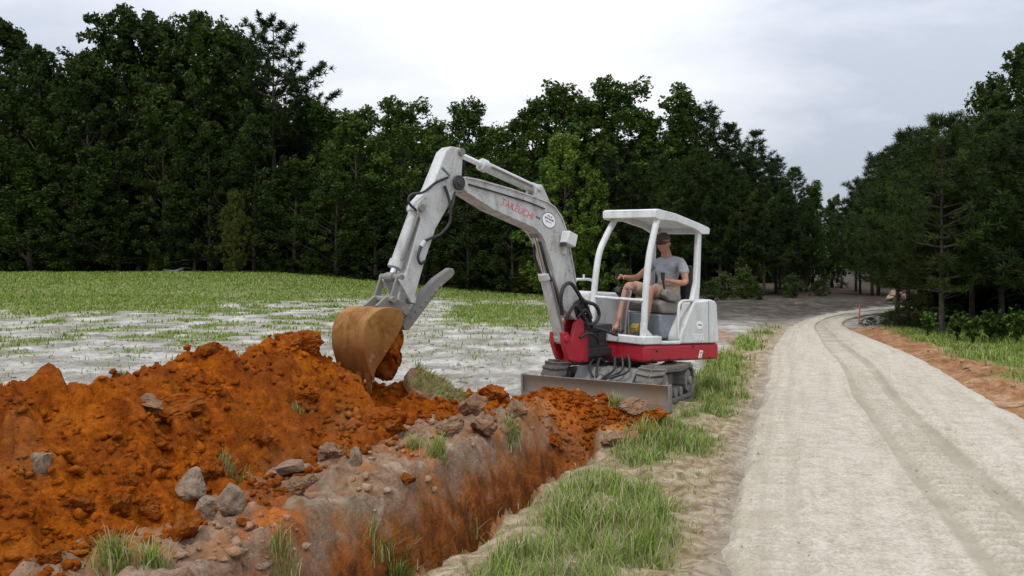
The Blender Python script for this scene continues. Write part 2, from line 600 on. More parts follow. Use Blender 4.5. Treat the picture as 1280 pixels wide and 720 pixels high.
lr, ll = lip_right(YY), lip_left(YY)
tq = ll - XX
n_a = fbm(XX, YY, 1.1, 4, 81)
n_b = fbm(XX, YY, 4.0, 4, 82)
inside = S(-0.03, 0.06, XX - ll) * S(-0.04, 0.02, lr - XX) * S(7.4, 6.9, YY)
cx, cy = 0.62, 7.55
rr = np.hypot((XX - cx) * 0.88 + (YY - cy) * 0.35, (YY - cy) * 0.72 - (XX - cx) * 0.2)
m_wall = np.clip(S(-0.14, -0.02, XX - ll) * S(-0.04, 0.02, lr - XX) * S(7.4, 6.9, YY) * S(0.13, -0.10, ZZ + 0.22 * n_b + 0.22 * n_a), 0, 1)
m_clay = np.clip(np.maximum(0 * inside, S(0.72, 0.5, rr + 0.3 * n_a + 0.12 * n_b)), 0, 1)
m_clay = np.maximum(m_clay, 0.85 * S(0.15, 0.35, n_a + 0.4 * n_b) * S(-0.05, 0.1, tq) * S(1.4, 0.7, tq) * S(8, 7, YY))
m_crust = np.clip(S(2.3, 1.9, tq) * S(-0.3, -0.1, tq + 0.0) * S(8.1, 7.5, YY) + inside, 0, 1)
m_moss = m_crust * S(0.12, 0.4, fbm(XX, YY, 1.7, 4, 85)) * S(0.0, 0.15, tq)
m_grass = np.clip(field_grass_mask(XX, YY) + verge_green(XX, YY) + roadside_mask(XX, YY), 0, 1)
m_verge = verge_mask(XX, YY)
tr = XX - road_right_x(YY)
m_rust = S(-0.9, -0.5, tr + 0.1 * n_a) * S(1.1, 0.7, tr + 0.5 * n_a) * S(21, 18, YY) + 0.75 * S(0.7, 0.3, np.hypot((XX - 4.3) / 1.3, (YY - 17.5) / 3.5) + 0.3 * n_a) * (XX < road_left_x(YY))
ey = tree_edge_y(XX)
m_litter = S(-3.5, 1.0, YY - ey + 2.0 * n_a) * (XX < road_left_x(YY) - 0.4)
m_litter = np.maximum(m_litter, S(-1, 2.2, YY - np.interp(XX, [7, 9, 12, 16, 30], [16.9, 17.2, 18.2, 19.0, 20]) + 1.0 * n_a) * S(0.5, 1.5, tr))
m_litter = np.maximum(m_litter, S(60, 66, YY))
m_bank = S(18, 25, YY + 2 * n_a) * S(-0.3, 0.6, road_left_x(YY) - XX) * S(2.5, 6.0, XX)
for nm, a in (('clay', m_clay), ('wall', m_wall), ('crust', m_crust), ('grass', m_grass), ('verge', m_verge), ('moss', m_moss), ('rust', np.clip(m_rust, 0, 1)), ('litter', np.clip(m_litter, 0, 1)), ('bank', m_bank)):
    vfloat(me, nm, a)

CLAY_A, CLAY_B, CLAY_C = (0.46, 0.120, 0.008), (0.24, 0.051, 0.006), (0.54, 0.185, 0.022)
def clay_color(nt, v):
    a = ramp(nt, nz(nt, v, 2.4, 7, 0.7), [(0.34, CLAY_B), (0.56, CLAY_A), (0.76, CLAY_C)])
    b = ramp(nt, nz(nt, v, 26.0, 5, 0.7), [(0.36, (0.42, 0.36, 0.3)), (0.6, (1, 1, 1))])
    c = mixc(nt, 0.85, a, b, 'MULTIPLY')
    p = ramp(nt, nz(nt, v, 1.2, 4, 0.6, 0.5), [(0.55, (0, 0, 0)), (0.72, (1, 1, 1))])
    w_ = ramp(nt, nz(nt, v, 0.9, 6, 0.68, 0.6), [(0.44, (1, 1, 1)), (0.56, (0, 0, 0))])
    c = mixc(nt, mathn(nt, 'MULTIPLY', w_, 0.42), c, (0.15, 0.044, 0.010))
    return mixc(nt, mathn(nt, 'MULTIPLY', p, 0.32), c, (0.36, 0.20, 0.09))

M_ground, nt, b = new_mat('soil')
v = coords(nt)
sand = ramp(nt, nz(nt, v, 1.1, 8, 0.68, 0.3), [(0.36, (0.20, 0.18, 0.155)), (0.48, (0.32, 0.30, 0.27)), (0.58, (0.49, 0.47, 0.435)), (0.72, (0.64, 0.62, 0.59))])
sand = mixc(nt, 0.6, sand, ramp(nt, nz(nt, v, 13.0, 6, 0.7), [(0.34, (0.45, 0.42, 0.38)), (0.58, (1, 1, 1))]), 'MULTIPLY')
c = sand
straw = ramp(nt, nz(nt, v, 9.0, 6, 0.7, 0.8), [(0.34, (0.13, 0.095, 0.055)), (0.48, (0.27, 0.20, 0.12)), (0.58, (0.38, 0.31, 0.22)), (0.72, (0.48, 0.43, 0.34))])
c = mixc(nt, attr(nt, 'verge').outputs['Fac'], c, straw)
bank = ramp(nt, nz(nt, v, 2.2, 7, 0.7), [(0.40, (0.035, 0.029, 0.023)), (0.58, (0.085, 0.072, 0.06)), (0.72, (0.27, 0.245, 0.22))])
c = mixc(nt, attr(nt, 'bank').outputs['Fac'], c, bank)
rust = ramp(nt, nz(nt, v, 2.8, 9, 0.75, 0.3), [(0.36, (0.17, 0.085, 0.04)), (0.50, (0.33, 0.165, 0.075)), (0.60, (0.40, 0.25, 0.14)), (0.70, (0.55, 0.47, 0.36))])
rust = mixc(nt, 0.6, rust, ramp(nt, nz(nt, v, 20.0, 6, 0.75), [(0.36, (0.4, 0.36, 0.32)), (0.58, (1, 1, 1))]), 'MULTIPLY')
c = mixc(nt, attr(nt, 'rust').outputs['Fac'], c, rust)
crust = ramp(nt, nz(nt, v, 5.0, 9, 0.74, 0.5), [(0.32, (0.11, 0.06, 0.034)), (0.46, (0.24, 0.145, 0.09)), (0.58, (0.33, 0.23, 0.16)), (0.72, (0.43, 0.345, 0.27))])
crust = mixc(nt, 0.6, crust, ramp(nt, nz(nt, v, 28.0, 5, 0.7), [(0.34, (0.4, 0.36, 0.32)), (0.6, (1, 1, 1))]), 'MULTIPLY')
crust = mixc(nt, ramp(nt, nz(nt, v, 1.9, 5, 0.7, 0.6), [(0.52, (0, 0, 0)), (0.64, (0.8,) * 3)]), crust, (0.34, 0.125, 0.03))
crust = mixc(nt, mathn(nt, 'MULTIPLY', attr(nt, 'moss').outputs['Fac'], 0.6), crust, ramp(nt, nz(nt, v, 20.0, 5, 0.7), [(0.35, (0.08, 0.075, 0.04)), (0.65, (0.24, 0.23, 0.15))]))
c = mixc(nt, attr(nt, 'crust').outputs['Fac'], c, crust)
c = mixc(nt, attr(nt, 'clay').outputs['Fac'], c, clay_color(nt, v))
mpw = N(nt, 'ShaderNodeMapping')
mpw.inputs['Scale'].default_value = (1, 1, 0.9)
nt.links.new(v, mpw.inputs['Vector'])
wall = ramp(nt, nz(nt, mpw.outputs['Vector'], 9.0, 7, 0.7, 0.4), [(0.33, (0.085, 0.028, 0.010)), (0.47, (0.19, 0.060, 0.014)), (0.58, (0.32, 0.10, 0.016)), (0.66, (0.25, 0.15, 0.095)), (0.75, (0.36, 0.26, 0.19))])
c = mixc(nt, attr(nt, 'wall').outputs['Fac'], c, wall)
turf = ramp(nt, nz(nt, v, 6.0, 6, 0.7), [(0.32, (0.09, 0.10, 0.028)), (0.55, (0.16, 0.185, 0.05)), (0.72, (0.28, 0.26, 0.12))])
c = mixc(nt, mathn(nt, 'MULTIPLY', attr(nt, 'grass').outputs['Fac'], 0.9), c, turf)
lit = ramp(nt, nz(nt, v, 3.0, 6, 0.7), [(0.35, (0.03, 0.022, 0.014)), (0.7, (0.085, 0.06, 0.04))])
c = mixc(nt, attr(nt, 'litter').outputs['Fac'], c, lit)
nt.links.new(c, b.inputs['Base Color'])
b.inputs['Roughness'].default_value = 0.95
b.inputs['Specular IOR Level'].default_value = 0.15
bump(nt, b, mathn(nt, 'ADD', nz(nt, v, 18.0, 6, 0.7), mathn(nt, 'MULTIPLY', nz(nt, v, 70.0, 4, 0.7), 0.4)), 0.8, 0.03)
tag(link_mesh('ground', me, M_ground), kind='structure')

# ------------------------------------------------------------------ gravel road
tt = np.concatenate([np.linspace(0.0, 0.10, 60, False), np.linspace(0.10, 0.30, 620, False), np.linspace(0.30, 1.0, 420)])
uu = np.linspace(0, 1, 130)
UU, TT = np.meshgrid(uu, tt)
RX, RY = road_pt(UU, TT)
edge = np.minimum(UU, 1 - UU)
rag = 0.10 * fbm(RX, RY, 1.6, 3, 91)
ALONG = np.interp(TT, _sl, np.concatenate([[0], np.cumsum(np.hypot(*np.diff(_pl, axis=0).T))]))
ALONG_R = np.interp(TT, _sr, np.concatenate([[0], np.cumsum(np.hypot(*np.diff(_pr, axis=0).T))]))
ALONG = ALONG * (1 - UU) + ALONG_R * UU
RZ = base_z(RX, RY) + 0.03 * S(0.0, 0.10, edge) - 0.11 * S(0.07, 0.0, edge + 0.35 * rag)
RZ = RZ + 0.006 * fbm(RX * 2.2, RY * 0.5, 1.0, 3, 93) + 0.004 * fbm(RX, RY, 7, 3, 94)
def track_at(c0, w):
    return S(w, w * 0.55, np.abs(UU - c0 - 0.012 * noise(ALONG * 0.35, ALONG * 0 + 2.2, 95)))
wheel = np.maximum(0.6 * track_at(0.12, 0.075), track_at(0.515, 0.10))
lug_mask = np.maximum(track_at(0.515, 0.066), 0.7 * track_at(0.635, 0.04))
lug_mask2 = 0.30 * track_at(0.12, 0.055)
lug = 0.5 + 0.5 * np.sin(ALONG * 2 * np.pi / 0.12 + 3.0 * (UU - 0.515) / 0.06)
lug = S(0.35, 0.75, lug)
patchy = S(-0.6, -0.2, fbm(RX, RY, 0.45, 3, 96))
RZ = RZ - 0.016 * wheel + 0.034 * lug * np.maximum(lug_mask, lug_mask2) * patchy * S(16, 9, RY)
for c0 in (0.425, 0.605, 0.66, 0.19, 0.06):
    RZ = RZ + 0.02 * track_at(c0, 0.014) * S(-0.3, 0.3, fbm(RX, RY, 0.8, 3, 97))
RZ = RZ - 0.02 * S(0.06, 0.0, edge + rag * 0.15)
nr, nc = UU.shape
verts = np.stack([RX.ravel(), RY.ravel(), RZ.ravel()], 1)
idx = np.arange(nr * nc).reshape(nr, nc)
quads = np.stack([idx[:-1, :-1].ravel(), idx[:-1, 1:].ravel(), idx[1:, 1:].ravel(), idx[1:, :-1].ravel()], 1)
me = np_mesh('gravel_road', verts, quads, smooth=True)
vfloat(me, 'rut', np.clip(wheel * 0.2 + 1.0 * np.maximum(np.maximum(track_at(0.445, 0.022), track_at(0.585, 0.026)), 0.35 * np.maximum(track_at(0.10, 0.012), track_at(0.16, 0.014))) + 0.75 * np.maximum(lug_mask, lug_mask2) * (1 - lug) * patchy , 0, 1))
vfloat(me, 'edge', S(0.16, 0.0, edge + rag))
M_road, nt, b = new_mat('gravel_road')
v = coords(nt)
mpr = N(nt, 'ShaderNodeMapping')
mpt = N(nt, 'ShaderNodeMapping')
mpt.inputs['Rotation'].default_value = (0, 0, 0.36)
nt.links.new(v, mpt.inputs['Vector'])
mpr.inputs['Scale'].default_value = (3.2, 0.22, 1)
nt.links.new(mpt.outputs['Vector'], mpr.inputs['Vector'])
c = ramp(nt, nz(nt, mpr.outputs['Vector'], 1.5, 9, 0.7), [(0.30, (0.43, 0.385, 0.315)), (0.5, (0.51, 0.465, 0.385)), (0.7, (0.56, 0.52, 0.445))])
c = mixc(nt, 0.6, c, ramp(nt, nz(nt, v, 48.0, 6, 0.8), [(0.38, (0.42, 0.39, 0.35)), (0.56, (1, 1, 1))]), 'MULTIPLY')
c = mixc(nt, 0.5, c, ramp(nt, nz(nt, v, 7.0, 6, 0.75), [(0.36, (0.66, 0.62, 0.56)), (0.55, (1.06, 1.06, 1.06))]), 'MULTIPLY')
f = mathn(nt, 'MULTIPLY', attr(nt, 'rut').outputs['Fac'], ramp(nt, nz(nt, v, 2.0, 5, 0.65), [(0.35, (0.35,) * 3), (0.6, (0.95,) * 3)]))
c = mixc(nt, f, c, (0.31, 0.27, 0.205))
f = mathn(nt, 'MULTIPLY', attr(nt, 'edge').outputs['Fac'], ramp(nt, nz(nt, v, 4.0, 6, 0.7), [(0.4, (0, 0, 0)), (0.6, (0.7,) * 3)]))
c = mixc(nt, f, c, (0.34, 0.285, 0.20))
st = ramp(nt, nz(nt, v, 30.0, 2, 0.5), [(0.70, (0, 0, 0)), (0.73, (1, 1, 1))])
c = mixc(nt, mathn(nt, 'MULTIPLY', st, 0.35), c, (0.3, 0.26, 0.2))
nt.links.new(c, b.inputs['Base Color'])
b.inputs['Roughness'].default_value = 0.95
b.inputs['Specular IOR Level'].default_value = 0.15
bump(nt, b, mathn(nt, 'ADD', nz(nt, v, 22.0, 6, 0.75), nz(nt, v, 90.0, 3, 0.7)), 0.6, 0.012)
tag(link_mesh('gravel_road', me, M_road), kind='structure')

# ------------------------------------------------------------------ spoil heap
hx = np.arange(-5.2, 0.75, 0.016)
hy = np.arange(2.3, 9.0, 0.016)
HX, HY = np.meshgrid(hx, hy)
HB = base_z(HX, HY)
HZ = HB + heap_z(HX, HY)
GZ = ground_z(HX, HY)
keep = (HZ > GZ - 0.05) & (HZ - HB > -0.05) & (HX < lip_left(HY) - 0.10)
idx = np.arange(HX.size).reshape(HX.shape)
kq = keep[:-1, :-1] & keep[:-1, 1:] & keep[1:, 1:] & keep[1:, :-1]
q = np.stack([idx[:-1, :-1][kq], idx[:-1, 1:][kq], idx[1:, 1:][kq], idx[1:, :-1][kq]], 1)
used = np.unique(q)
remap = np.full(HX.size, -1)
remap[used] = np.arange(len(used))
verts = np.stack([HX.ravel()[used], HY.ravel()[used], HZ.ravel()[used]], 1)
# overhang and roughness: push points sideways so lumps are not pure height
verts[:, 0] += 0.03 * noise(verts[:, 0] * 9, verts[:, 1] * 9, 101)
verts[:, 1] -= 0.03 * np.abs(noise(verts[:, 0] * 8, verts[:, 1] * 8, 102))
me = np_mesh('spoil_heap', verts, remap[q], smooth=True)
M_clay, nt, b = new_mat('orange_clay')
v = coords(nt)
nt.links.new(clay_color(nt, v), b.inputs['Base Color'])
b.inputs['Roughness'].default_value = 0.95
b.inputs['Specular IOR Level'].default_value = 0.05
bump(nt, b, mathn(nt, 'ADD', nz(nt, v, 24.0, 6, 0.75), mathn(nt, 'MULTIPLY', nz(nt, v, 80.0, 4, 0.7), 0.5)), 0.9, 0.03)
tag(link_mesh('spoil_heap', me, M_clay), 'long heap of dug orange clay lying beside the open trench', 'soil heap')
def top_z(x, y):
    x, y = np.asarray(x, float), np.asarray(y, float)
    h = heap_z(x, y)
    g = ground_z(x, y)
    return np.where((h > -0.03) & (x < lip_left(y) - 0.10), np.maximum(g, base_z(x, y) + h), g)
# ------------------------------------------------------------------ excavator
# own frame: x = the way the house faces, y = the operator's left, z = up
EX_LOC, EX_RZ = (1.33, 9.37, 0.0), math.radians(225)
M_white = paint_mat('worn_white_paint', (0.68, 0.70, 0.70), (0.26, 0.22, 0.17), 0.6, 0.4)
M_boom = paint_mat('grey_white_boom_paint', (0.53, 0.54, 0.535), (0.16, 0.13, 0.10), 0.95, 0.45)
M_red = paint_mat('faded_red_paint', (0.40, 0.008, 0.022), (0.16, 0.05, 0.035), 0.32, 0.4)
M_grey = paint_mat('dusty_grey_steel', (0.20, 0.195, 0.185), (0.25, 0.20, 0.15), 0.7, 0.55)
M_dark = simple_mat('black_rubber', (0.018, 0.018, 0.019), 0.6, vary=0.4)
M_inner = simple_mat('dark_machinery', (0.03, 0.03, 0.032), 0.6, vary=0.5, scale=12)
M_track = simple_mat('dusty_track_rubber', (0.13, 0.118, 0.105), 0.85, vary=0.45, scale=7, bump_s=0.4)
M_blade = paint_mat('scuffed_blade_steel', (0.21, 0.185, 0.155), (0.25, 0.12, 0.05), 1.0, 0.6)
M_chrome = simple_mat('chrome_rod', (0.75, 0.76, 0.78), 0.18, 1.0, vary=0.05)
M_seat = simple_mat('grey_seat_vinyl', (0.19, 0.18, 0.16), 0.6, vary=0.2)
M_box = simple_mat('blue_grey_plastic', (0.19, 0.225, 0.25), 0.55, vary=0.15)
M_yellow = simple_mat('yellow_plate', (0.34, 0.24, 0.03), 0.5, vary=0.2)
M_decal = simple_mat('white_decal', (0.82, 0.83, 0.84), 0.35, vary=0.04)
M_ink = simple_mat('grey_ink', (0.10, 0.11, 0.13), 0.5, vary=0.1)
M_redink = simple_mat('faded_red_ink', (0.60, 0.13, 0.17), 0.5, vary=0.35, scale=40)
M_paleink = simple_mat('pale_ink', (0.80, 0.82, 0.80), 0.5, vary=0.06)

# rusty bucket: bare steel, clay smeared towards the teeth
M_bucket, nt, b = new_mat('rusty_bucket_steel')
v = coords(nt)
g = nz(nt, v, 6.0, 7, 0.7, 0.8)
c = ramp(nt, g, [(0.3, (0.10, 0.04, 0.009)), (0.48, (0.22, 0.095, 0.02)), (0.64, (0.31, 0.165, 0.055))])
s = N(nt, 'ShaderNodeSeparateXYZ')
nt.links.new(v, s.inputs['Vector'])
low = mathn(nt, 'ADD', mathn(nt, 'MULTIPLY', s.outputs['Z'], -2.6), mathn(nt, 'ADD', mathn(nt, 'MULTIPLY', g, 1.6), 1.85), True)
c = mixc(nt, mathn(nt, 'MULTIPLY', ramp(nt, low, [(0.3, (0, 0, 0)), (0.8, (1, 1, 1))]), 0.75), c, (0.17, 0.05, 0.010))
wear = ramp(nt, nz(nt, v, 11.0, 6, 0.75), [(0.6, (0, 0, 0)), (0.7, (1, 1, 1))])
c = mixc(nt, mathn(nt, 'MULTIPLY', wear, 0.5), c, (0.42, 0.38, 0.33))
nt.links.new(c, b.inputs['Base Color'])
b.inputs['Roughness'].default_value = 0.75
b.inputs['Specular IOR Level'].default_value = 0.2
bump(nt, b, g, 0.35, 0.02)

EX = empty('excavator', EX_LOC, EX_RZ, 'small white and red tracked excavator digging beside the gravel road', 'excavator')

UP = lambda x, y, z: (x, y, z + 0.054 * (x + 0.4) - 0.03 * (y - 0.5))       # the house leans back a little on the soft verge
CA, SA = math.cos(math.radians(18.1)), math.sin(math.radians(18.1))
def UC(t, v, z):                                                              # the carriage is slewed against the house
    return (t * CA - v * SA, t * SA + v * CA, z + 0.05 * (t - 1.0) - 0.012 * (v - 0.8))

def text_mesh(word, size, origin, ex, ey, name, mat, parent, shear=0.0, thick=0.0015):
    cu = bpy.data.curves.new('lettering', 'FONT')
    cu.body = word
    cu.size = size
    cu.shear = shear
    cu.extrude = thick
    t = bpy.data.objects.new('lettering', cu)
    COL.objects.link(t)
    dg = bpy.context.evaluated_depsgraph_get()
    me = bpy.data.meshes.new_from_object(t.evaluated_get(dg))
    bpy.data.objects.remove(t)
    me.materials.clear()
    ex, ey, o = Vector(ex).normalized(), Vector(ey).normalized(), Vector(origin)
    ez = ex.cross(ey).normalized()
    for q in me.vertices:
        p = q.co.copy()
        q.co = o + ex * p.x + ey * p.y + ez * p.z
    me.name = name
    return link_mesh(name, me, mat, parent)

# --- carriage
f = MB(UC)
f.prism([(0.72, 0.10), (0.80, 0.22), (0.62, 0.36), (-0.30, 0.36), (-0.42, 0.22), (-0.36, 0.10)], -0.34, 0.34)
f.box((0.15, -0.47, 0.22), (1.05, 0.10, 0.14))
f.box((0.15, 0.47, 0.22), (1.05, 0.10, 0.14))
f.box((0.52, 0.0, 0.30), (0.20, 0.94, 0.08))
f.box((-0.15, 0.0, 0.30), (0.20, 0.94, 0.08))
f.build('carriage_frame', M_grey, EX, 0.012)
for sgn in (1, -1):
    # belt: a stadium loop with cross lugs
    r0, zc, t0, t1 = 0.185, 0.205, -0.48, 0.86
    path = []
    for k in range(13):
        a = math.pi / 2 - math.pi * k / 12
        path.append((t1 - r0 + r0 * math.cos(a) * 1.0, zc + r0 * math.sin(a)))
    for k in range(1, 12):
        path.append((t1 - r0 + (t0 - t1 + 2 * r0) * k / 12, zc - r0))
    for k in range(13):
        a = -math.pi / 2 - math.pi * k / 12
        path.append((t0 + r0 + r0 * math.cos(a), zc + r0 * math.sin(a)))
    for k in range(1, 12):
        u = k / 12
        path.append((t0 + r0 + (t1 - t0 - 2 * r0) * u, zc + r0 - 0.022 * math.sin(math.pi * u) * (1.0 + 0.3 * math.sin(2 * math.pi * u))))
    n = len(path)
    vin, vout = sgn * 0.40, sgn * 0.69
    m = MB(UC)
    vs, fs = [], []
    ctr_t = (t0 + t1) / 2
    for (t, z) in path:
        dt, dz = t - min(max(t, t0 + r0), t1 - r0), z - zc
        L = math.hypot(dt, dz)
        it, iz = t - dt / L * 0.028, z - dz / L * 0.028
        for w in (vin, vout):
            vs += [(t, w, z), (it, w, iz)]
    for i in range(n):
        a, c = i * 4, ((i + 1) % n) * 4
        fs += [(a, a + 2, c + 2, c), (a + 1, c + 1, c + 3, a + 3), (a, c, c + 1, a + 1), (a + 2, a + 3, c + 3, c + 2)]
    m.add(vs, fs)
    # lugs
    seglen = [math.hypot(path[(i + 1) % n][0] - path[i][0], path[(i + 1) % n][1] - path[i][1]) for i in range(n)]
    tot = sum(seglen)
    nl = 38
    for k in range(nl):
        s_ = tot * k / nl
        i = 0
        while s_ > seglen[i]:
            s_ -= seglen[i]
            i = (i + 1) % n
        (ta, za), (tb, zb) = path[i], path[(i + 1) % n]
        q = s_ / seglen[i]
        t, z = ta + (tb - ta) * q, za + (zb - za) * q
        dt, dz = t - min(max(t, t0 + r0), t1 - r0), z - zc
        L = math.hypot(dt, dz)
        ut, uz = dt / L, dz / L
        tx, tz = -uz, ut
        for (wa, wb, off) in ((0.0, 0.47, 0.012), (0.53, 1.0, -0.012)):
            wa, wb = vin + (vout - vin) * wa, vin + (vout - vin) * wb
            hw = 0.017
            P_ = []
            for w, lean in ((wa, off), (wb, -off)):
                for side in (-1, 1):
                    for hgt, sc in ((-0.004, 1.0), (0.026, 0.65)):
                        P_.append((t + tx * (side * hw * sc + lean) + ut * hgt, w, z + tz * (side * hw * sc + lean) + uz * hgt))
            m.add(P_, [(0, 1, 3, 2), (4, 6, 7, 5), (0, 4, 5, 1), (2, 3, 7, 6), (1, 5, 7, 3), (0, 2, 6, 4)])
    trk = m.build('track', M_track, EX, 0.0, sharp=28)
    for nm, t, r in (('sprocket', t0 + r0, 0.135), ('idler', t1 - r0, 0.145)):
        w_ = MB(UC)
        w_.prism([(t + r * math.cos(2 * math.pi * k / 24) * (1 if k % 2 or nm == 'idler' else 0.9), zc + r * math.sin(2 * math.pi * k / 24) * (1 if k % 2 or nm == 'idler' else 0.9)) for k in range(24)], sgn * 0.46, sgn * 0.665)
        w_.prism([(t + 0.05 * math.cos(2 * math.pi * k / 12), zc + 0.05 * math.sin(2 * math.pi * k / 12)) for k in range(12)], sgn * 0.46, sgn * 0.70)
        w_.build(nm, M_grey, trk, 0.008)
    for t in (-0.02, 0.20, 0.42):
        w_ = MB(UC)
        w_.prism([(t + 0.062 * math.cos(2 * math.pi * k / 14), 0.095 + 0.062 * math.sin(2 * math.pi * k / 14)) for k in range(14)], sgn * 0.46, sgn * 0.66)
        w_.build('roller', M_grey, trk, 0.008)

# --- dozer blade
prof = [(1.075, 0.0), (1.045, 0.06), (1.035, 0.13), (1.045, 0.20), (1.085, 0.262), (1.055, 0.265), (1.01, 0.20), (0.998, 0.13), (1.01, 0.06), (1.045, -0.01)]
bl = MB(UC)
bl.prism(prof, -0.83, 0.83)
bo = bl.build('blade', M_blade, EX, 0.004)
for w in (-0.832, 0.812):
    e_ = MB(UC)
    e_.prism([(1.078, -0.006), (1.088, 0.268), (0.985, 0.268), (0.985, -0.006)], w, w + 0.02)
    e_.build('end_plate', M_grey, bo, 0.003)
e_ = MB(UC)
e_.prism([(1.079, -0.012), (1.083, 0.07), (1.072, 0.07), (1.058, -0.012)], -0.825, 0.825)
e_.build('cutting_edge', M_blade, bo, 0.002)
for w in (-0.26, 0.26):
    e_ = MB(UC)
    e_.prism([(1.01, 0.06), (1.01, 0.20), (0.5, 0.27), (0.5, 0.16)], w - 0.035, w + 0.035)
    e_.build('blade_arm', M_grey, bo, 0.006)
cy = MB(UC)
cy.tube([(0.55, 0.0, 0.33), (0.82, 0.0, 0.27)], 0.05, 14)
cy.tube([(0.82, 0.0, 0.27), (1.01, 0.0, 0.21)], 0.026, 10)
cy.box((0.99, 0, 0.2), (0.06, 0.16, 0.1))
cy.build('blade_cylinder', M_grey, EX, 0.004)
for i, w in enumerate((-0.12, -0.06, 0.07, 0.13, 0.18)):
    h_ = MB(UC)
    h_.tube(smooth_path([(0.45, w, 0.36), (0.62, w * 1.3, 0.44 + 0.02 * i), (0.78, w * 1.5 + 0.03, 0.36), (0.86, w * 0.6, 0.27)], 5), 0.014, 7)
    h_.build('hose', M_dark, EX)

# --- slew ring
sl = MB(UP)
sl.tube([(-0.02, 0, 0.33), (-0.02, 0, 0.40)], 0.36, 36)
sl.build('slew_ring', M_inner, EX, 0.01)

# --- red skirt of the house
def skirt(poly, z0, z1):
    m = MB(UP)
    m.prism(poly, z0, z1, f=lambda u, v, w: (u, v, w))
    return m
base = [(0.35, 0.52), (0.365, 0.1), (0.44, -0.12), (0.43, -0.55), (-0.2, -0.66), (-0.9, -0.62), (-1.2, -0.40), (-1.29, 0.0), (-1.27, 0.40), (-1.20, 0.515)]
sk = skirt(base, 0.372, 0.562)
so = sk.build('house_skirt', M_red, EX, 0.03, 3)
# bolts along the skirt
for x, z in ((0.12, 0.50), (-0.12, 0.40), (-0.99, 0.395), (-0.62, 0.54), (0.2, 0.4), (-0.35, 0.395)):
    bt = MB(UP)
    bt.prism([(x + 0.014 * math.cos(k * math.pi / 4), z + 0.014 * math.sin(k * math.pi / 4)) for k in range(8)], 0.518, 0.534)
    bt.build('bolt', M_inner, so)
# stylised mark on the skirt
mk = MB(UP)
mk.prism([(-0.735, 0.395), (-0.755, 0.395), (-0.79, 0.49), (-0.77, 0.49)], 0.5195, 0.5225)
mk.prism([(-0.778, 0.49), (-0.833, 0.485), (-0.838, 0.468), (-0.783, 0.473)], 0.5195, 0.5225)
mk.prism([(-0.822, 0.47), (-0.838, 0.47), (-0.815, 0.44), (-0.80, 0.44)], 0.5195, 0.5225)
mk.prism([(-0.77, 0.445), (-0.815, 0.44), (-0.81, 0.425), (-0.765, 0.43)], 0.5195, 0.5225)
mk.prism([(-0.79, 0.425), (-0.81, 0.425), (-0.80, 0.395), (-0.78, 0.395)], 0.5195, 0.5225)
mk.build('emblem', M_paleink, so)

# --- pale sill and floor
sl = MB(UP)
sl.prism([(0.375, 0.50), (0.40, 0.1), (0.455, -0.12), (0.44, -0.3), (0.30, -0.3), (0.26, 0.50)], 0.567, 0.655, f=lambda u, v, w: (u, v, w))
sl.prism([(0.375, 0.525), (0.375, 0.44), (0.02, 0.44), (0.02, 0.525)], 0.569, 0.66, f=lambda u, v, w: (u, v, w))
sl.prism([(0.02, 0.525), (0.02, 0.47), (-0.36, 0.47), (-0.36, 0.525)], 0.566, 0.604, f=lambda u, v, w: (u, v, w))
sl.build('floor_sill', M_white, EX, 0.012)
fl = MB(UP)
fl.prism([(0.28, 0.47), (0.30, -0.25), (-0.6, -0.25), (-0.6, 0.47)], 0.564, 0.60, f=lambda u, v, w: (u, v, w))
fl.build('floor_plate', M_inner, EX, 0.004)
for y0 in (-0.02, 0.22):
    p = MB(UP)
    p.box((0.2, y0 + 0.05, 0.65), (0.16, 0.09, 0.02), Matrix.Rotation(0.5, 3, 'Y'))
    p.tube([(0.22, y0 + 0.05, 0.6), (0.2, y0 + 0.05, 0.66)], 0.012, 6)
    p.build('pedal', M_dark, EX, 0.003)
for y0 in (0.04, 0.11):
    p = MB(UP)
    p.tube(smooth_path([(0.16, y0, 0.6), (0.12, y0, 0.9), (0.03, y0, 1.17)], 5), 0.011, 8)
    p.ball((0.03, y0, 1.18), 0.024, 1, 1, 1.2, 6)
    p.build('travel_lever', M_grey, EX)
p = MB(UP)
p.prism([(-0.06, 0.61), (-0.06, 0.72), (-0.1, 0.77), (-0.15, 0.77), (-0.15, 0.61)], 0.02, 0.12)
p.build('floor_bracket', M_yellow, EX, 0.006)
p = MB(UP)
p.box((-0.1, 0.33, 0.64), (0.07, 0.08, 0.04))
p.build('warning_plate', M_yellow, EX, 0.004)

# --- engine cover at the back
cv = MB(UP)
cv.prism([(-0.345, 0.606), (-0.36, 0.68), (-0.64, 1.065), (-1.02, 1.10), (-1.11, 1.085), (-1.15, 1.04), (-1.195, 0.60), (-1.17, 0.572), (-0.36, 0.572)], 0.30, 0.527)
cvo = cv.build('engine_cover', M_white, EX, 0.022, 3)
s_ = MB(UP)
s_.prism([(-0.955, 0.60), (-0.945, 1.085), (-0.955, 1.085), (-0.965, 0.60)], 0.5265, 0.5285)
s_.build('panel_gap', M_ink, cvo)
hd = MB(UP)
hd.prism([(-0.66, 0.30), (-0.66, -0.60), (-0.9, -0.58), (-1.16, -0.38), (-1.235, 0.0), (-1.21, 0.30)], 0.566, 1.06, f=lambda u, v, w: (u, v, w))
hd.build('engine_hood', M_white, EX, 0.03, 3)
lv = MB(UP)
for k in range(9):
    z = 0.62 + k * 0.042
    lv.prism([(-1.175, 0.50), (-1.225, 0.46), (-1.252, 0.10), (-1.225, 0.10), (-1.17, 0.46)], z, z + 0.026, f=lambda u, v, w: (u, v, w))
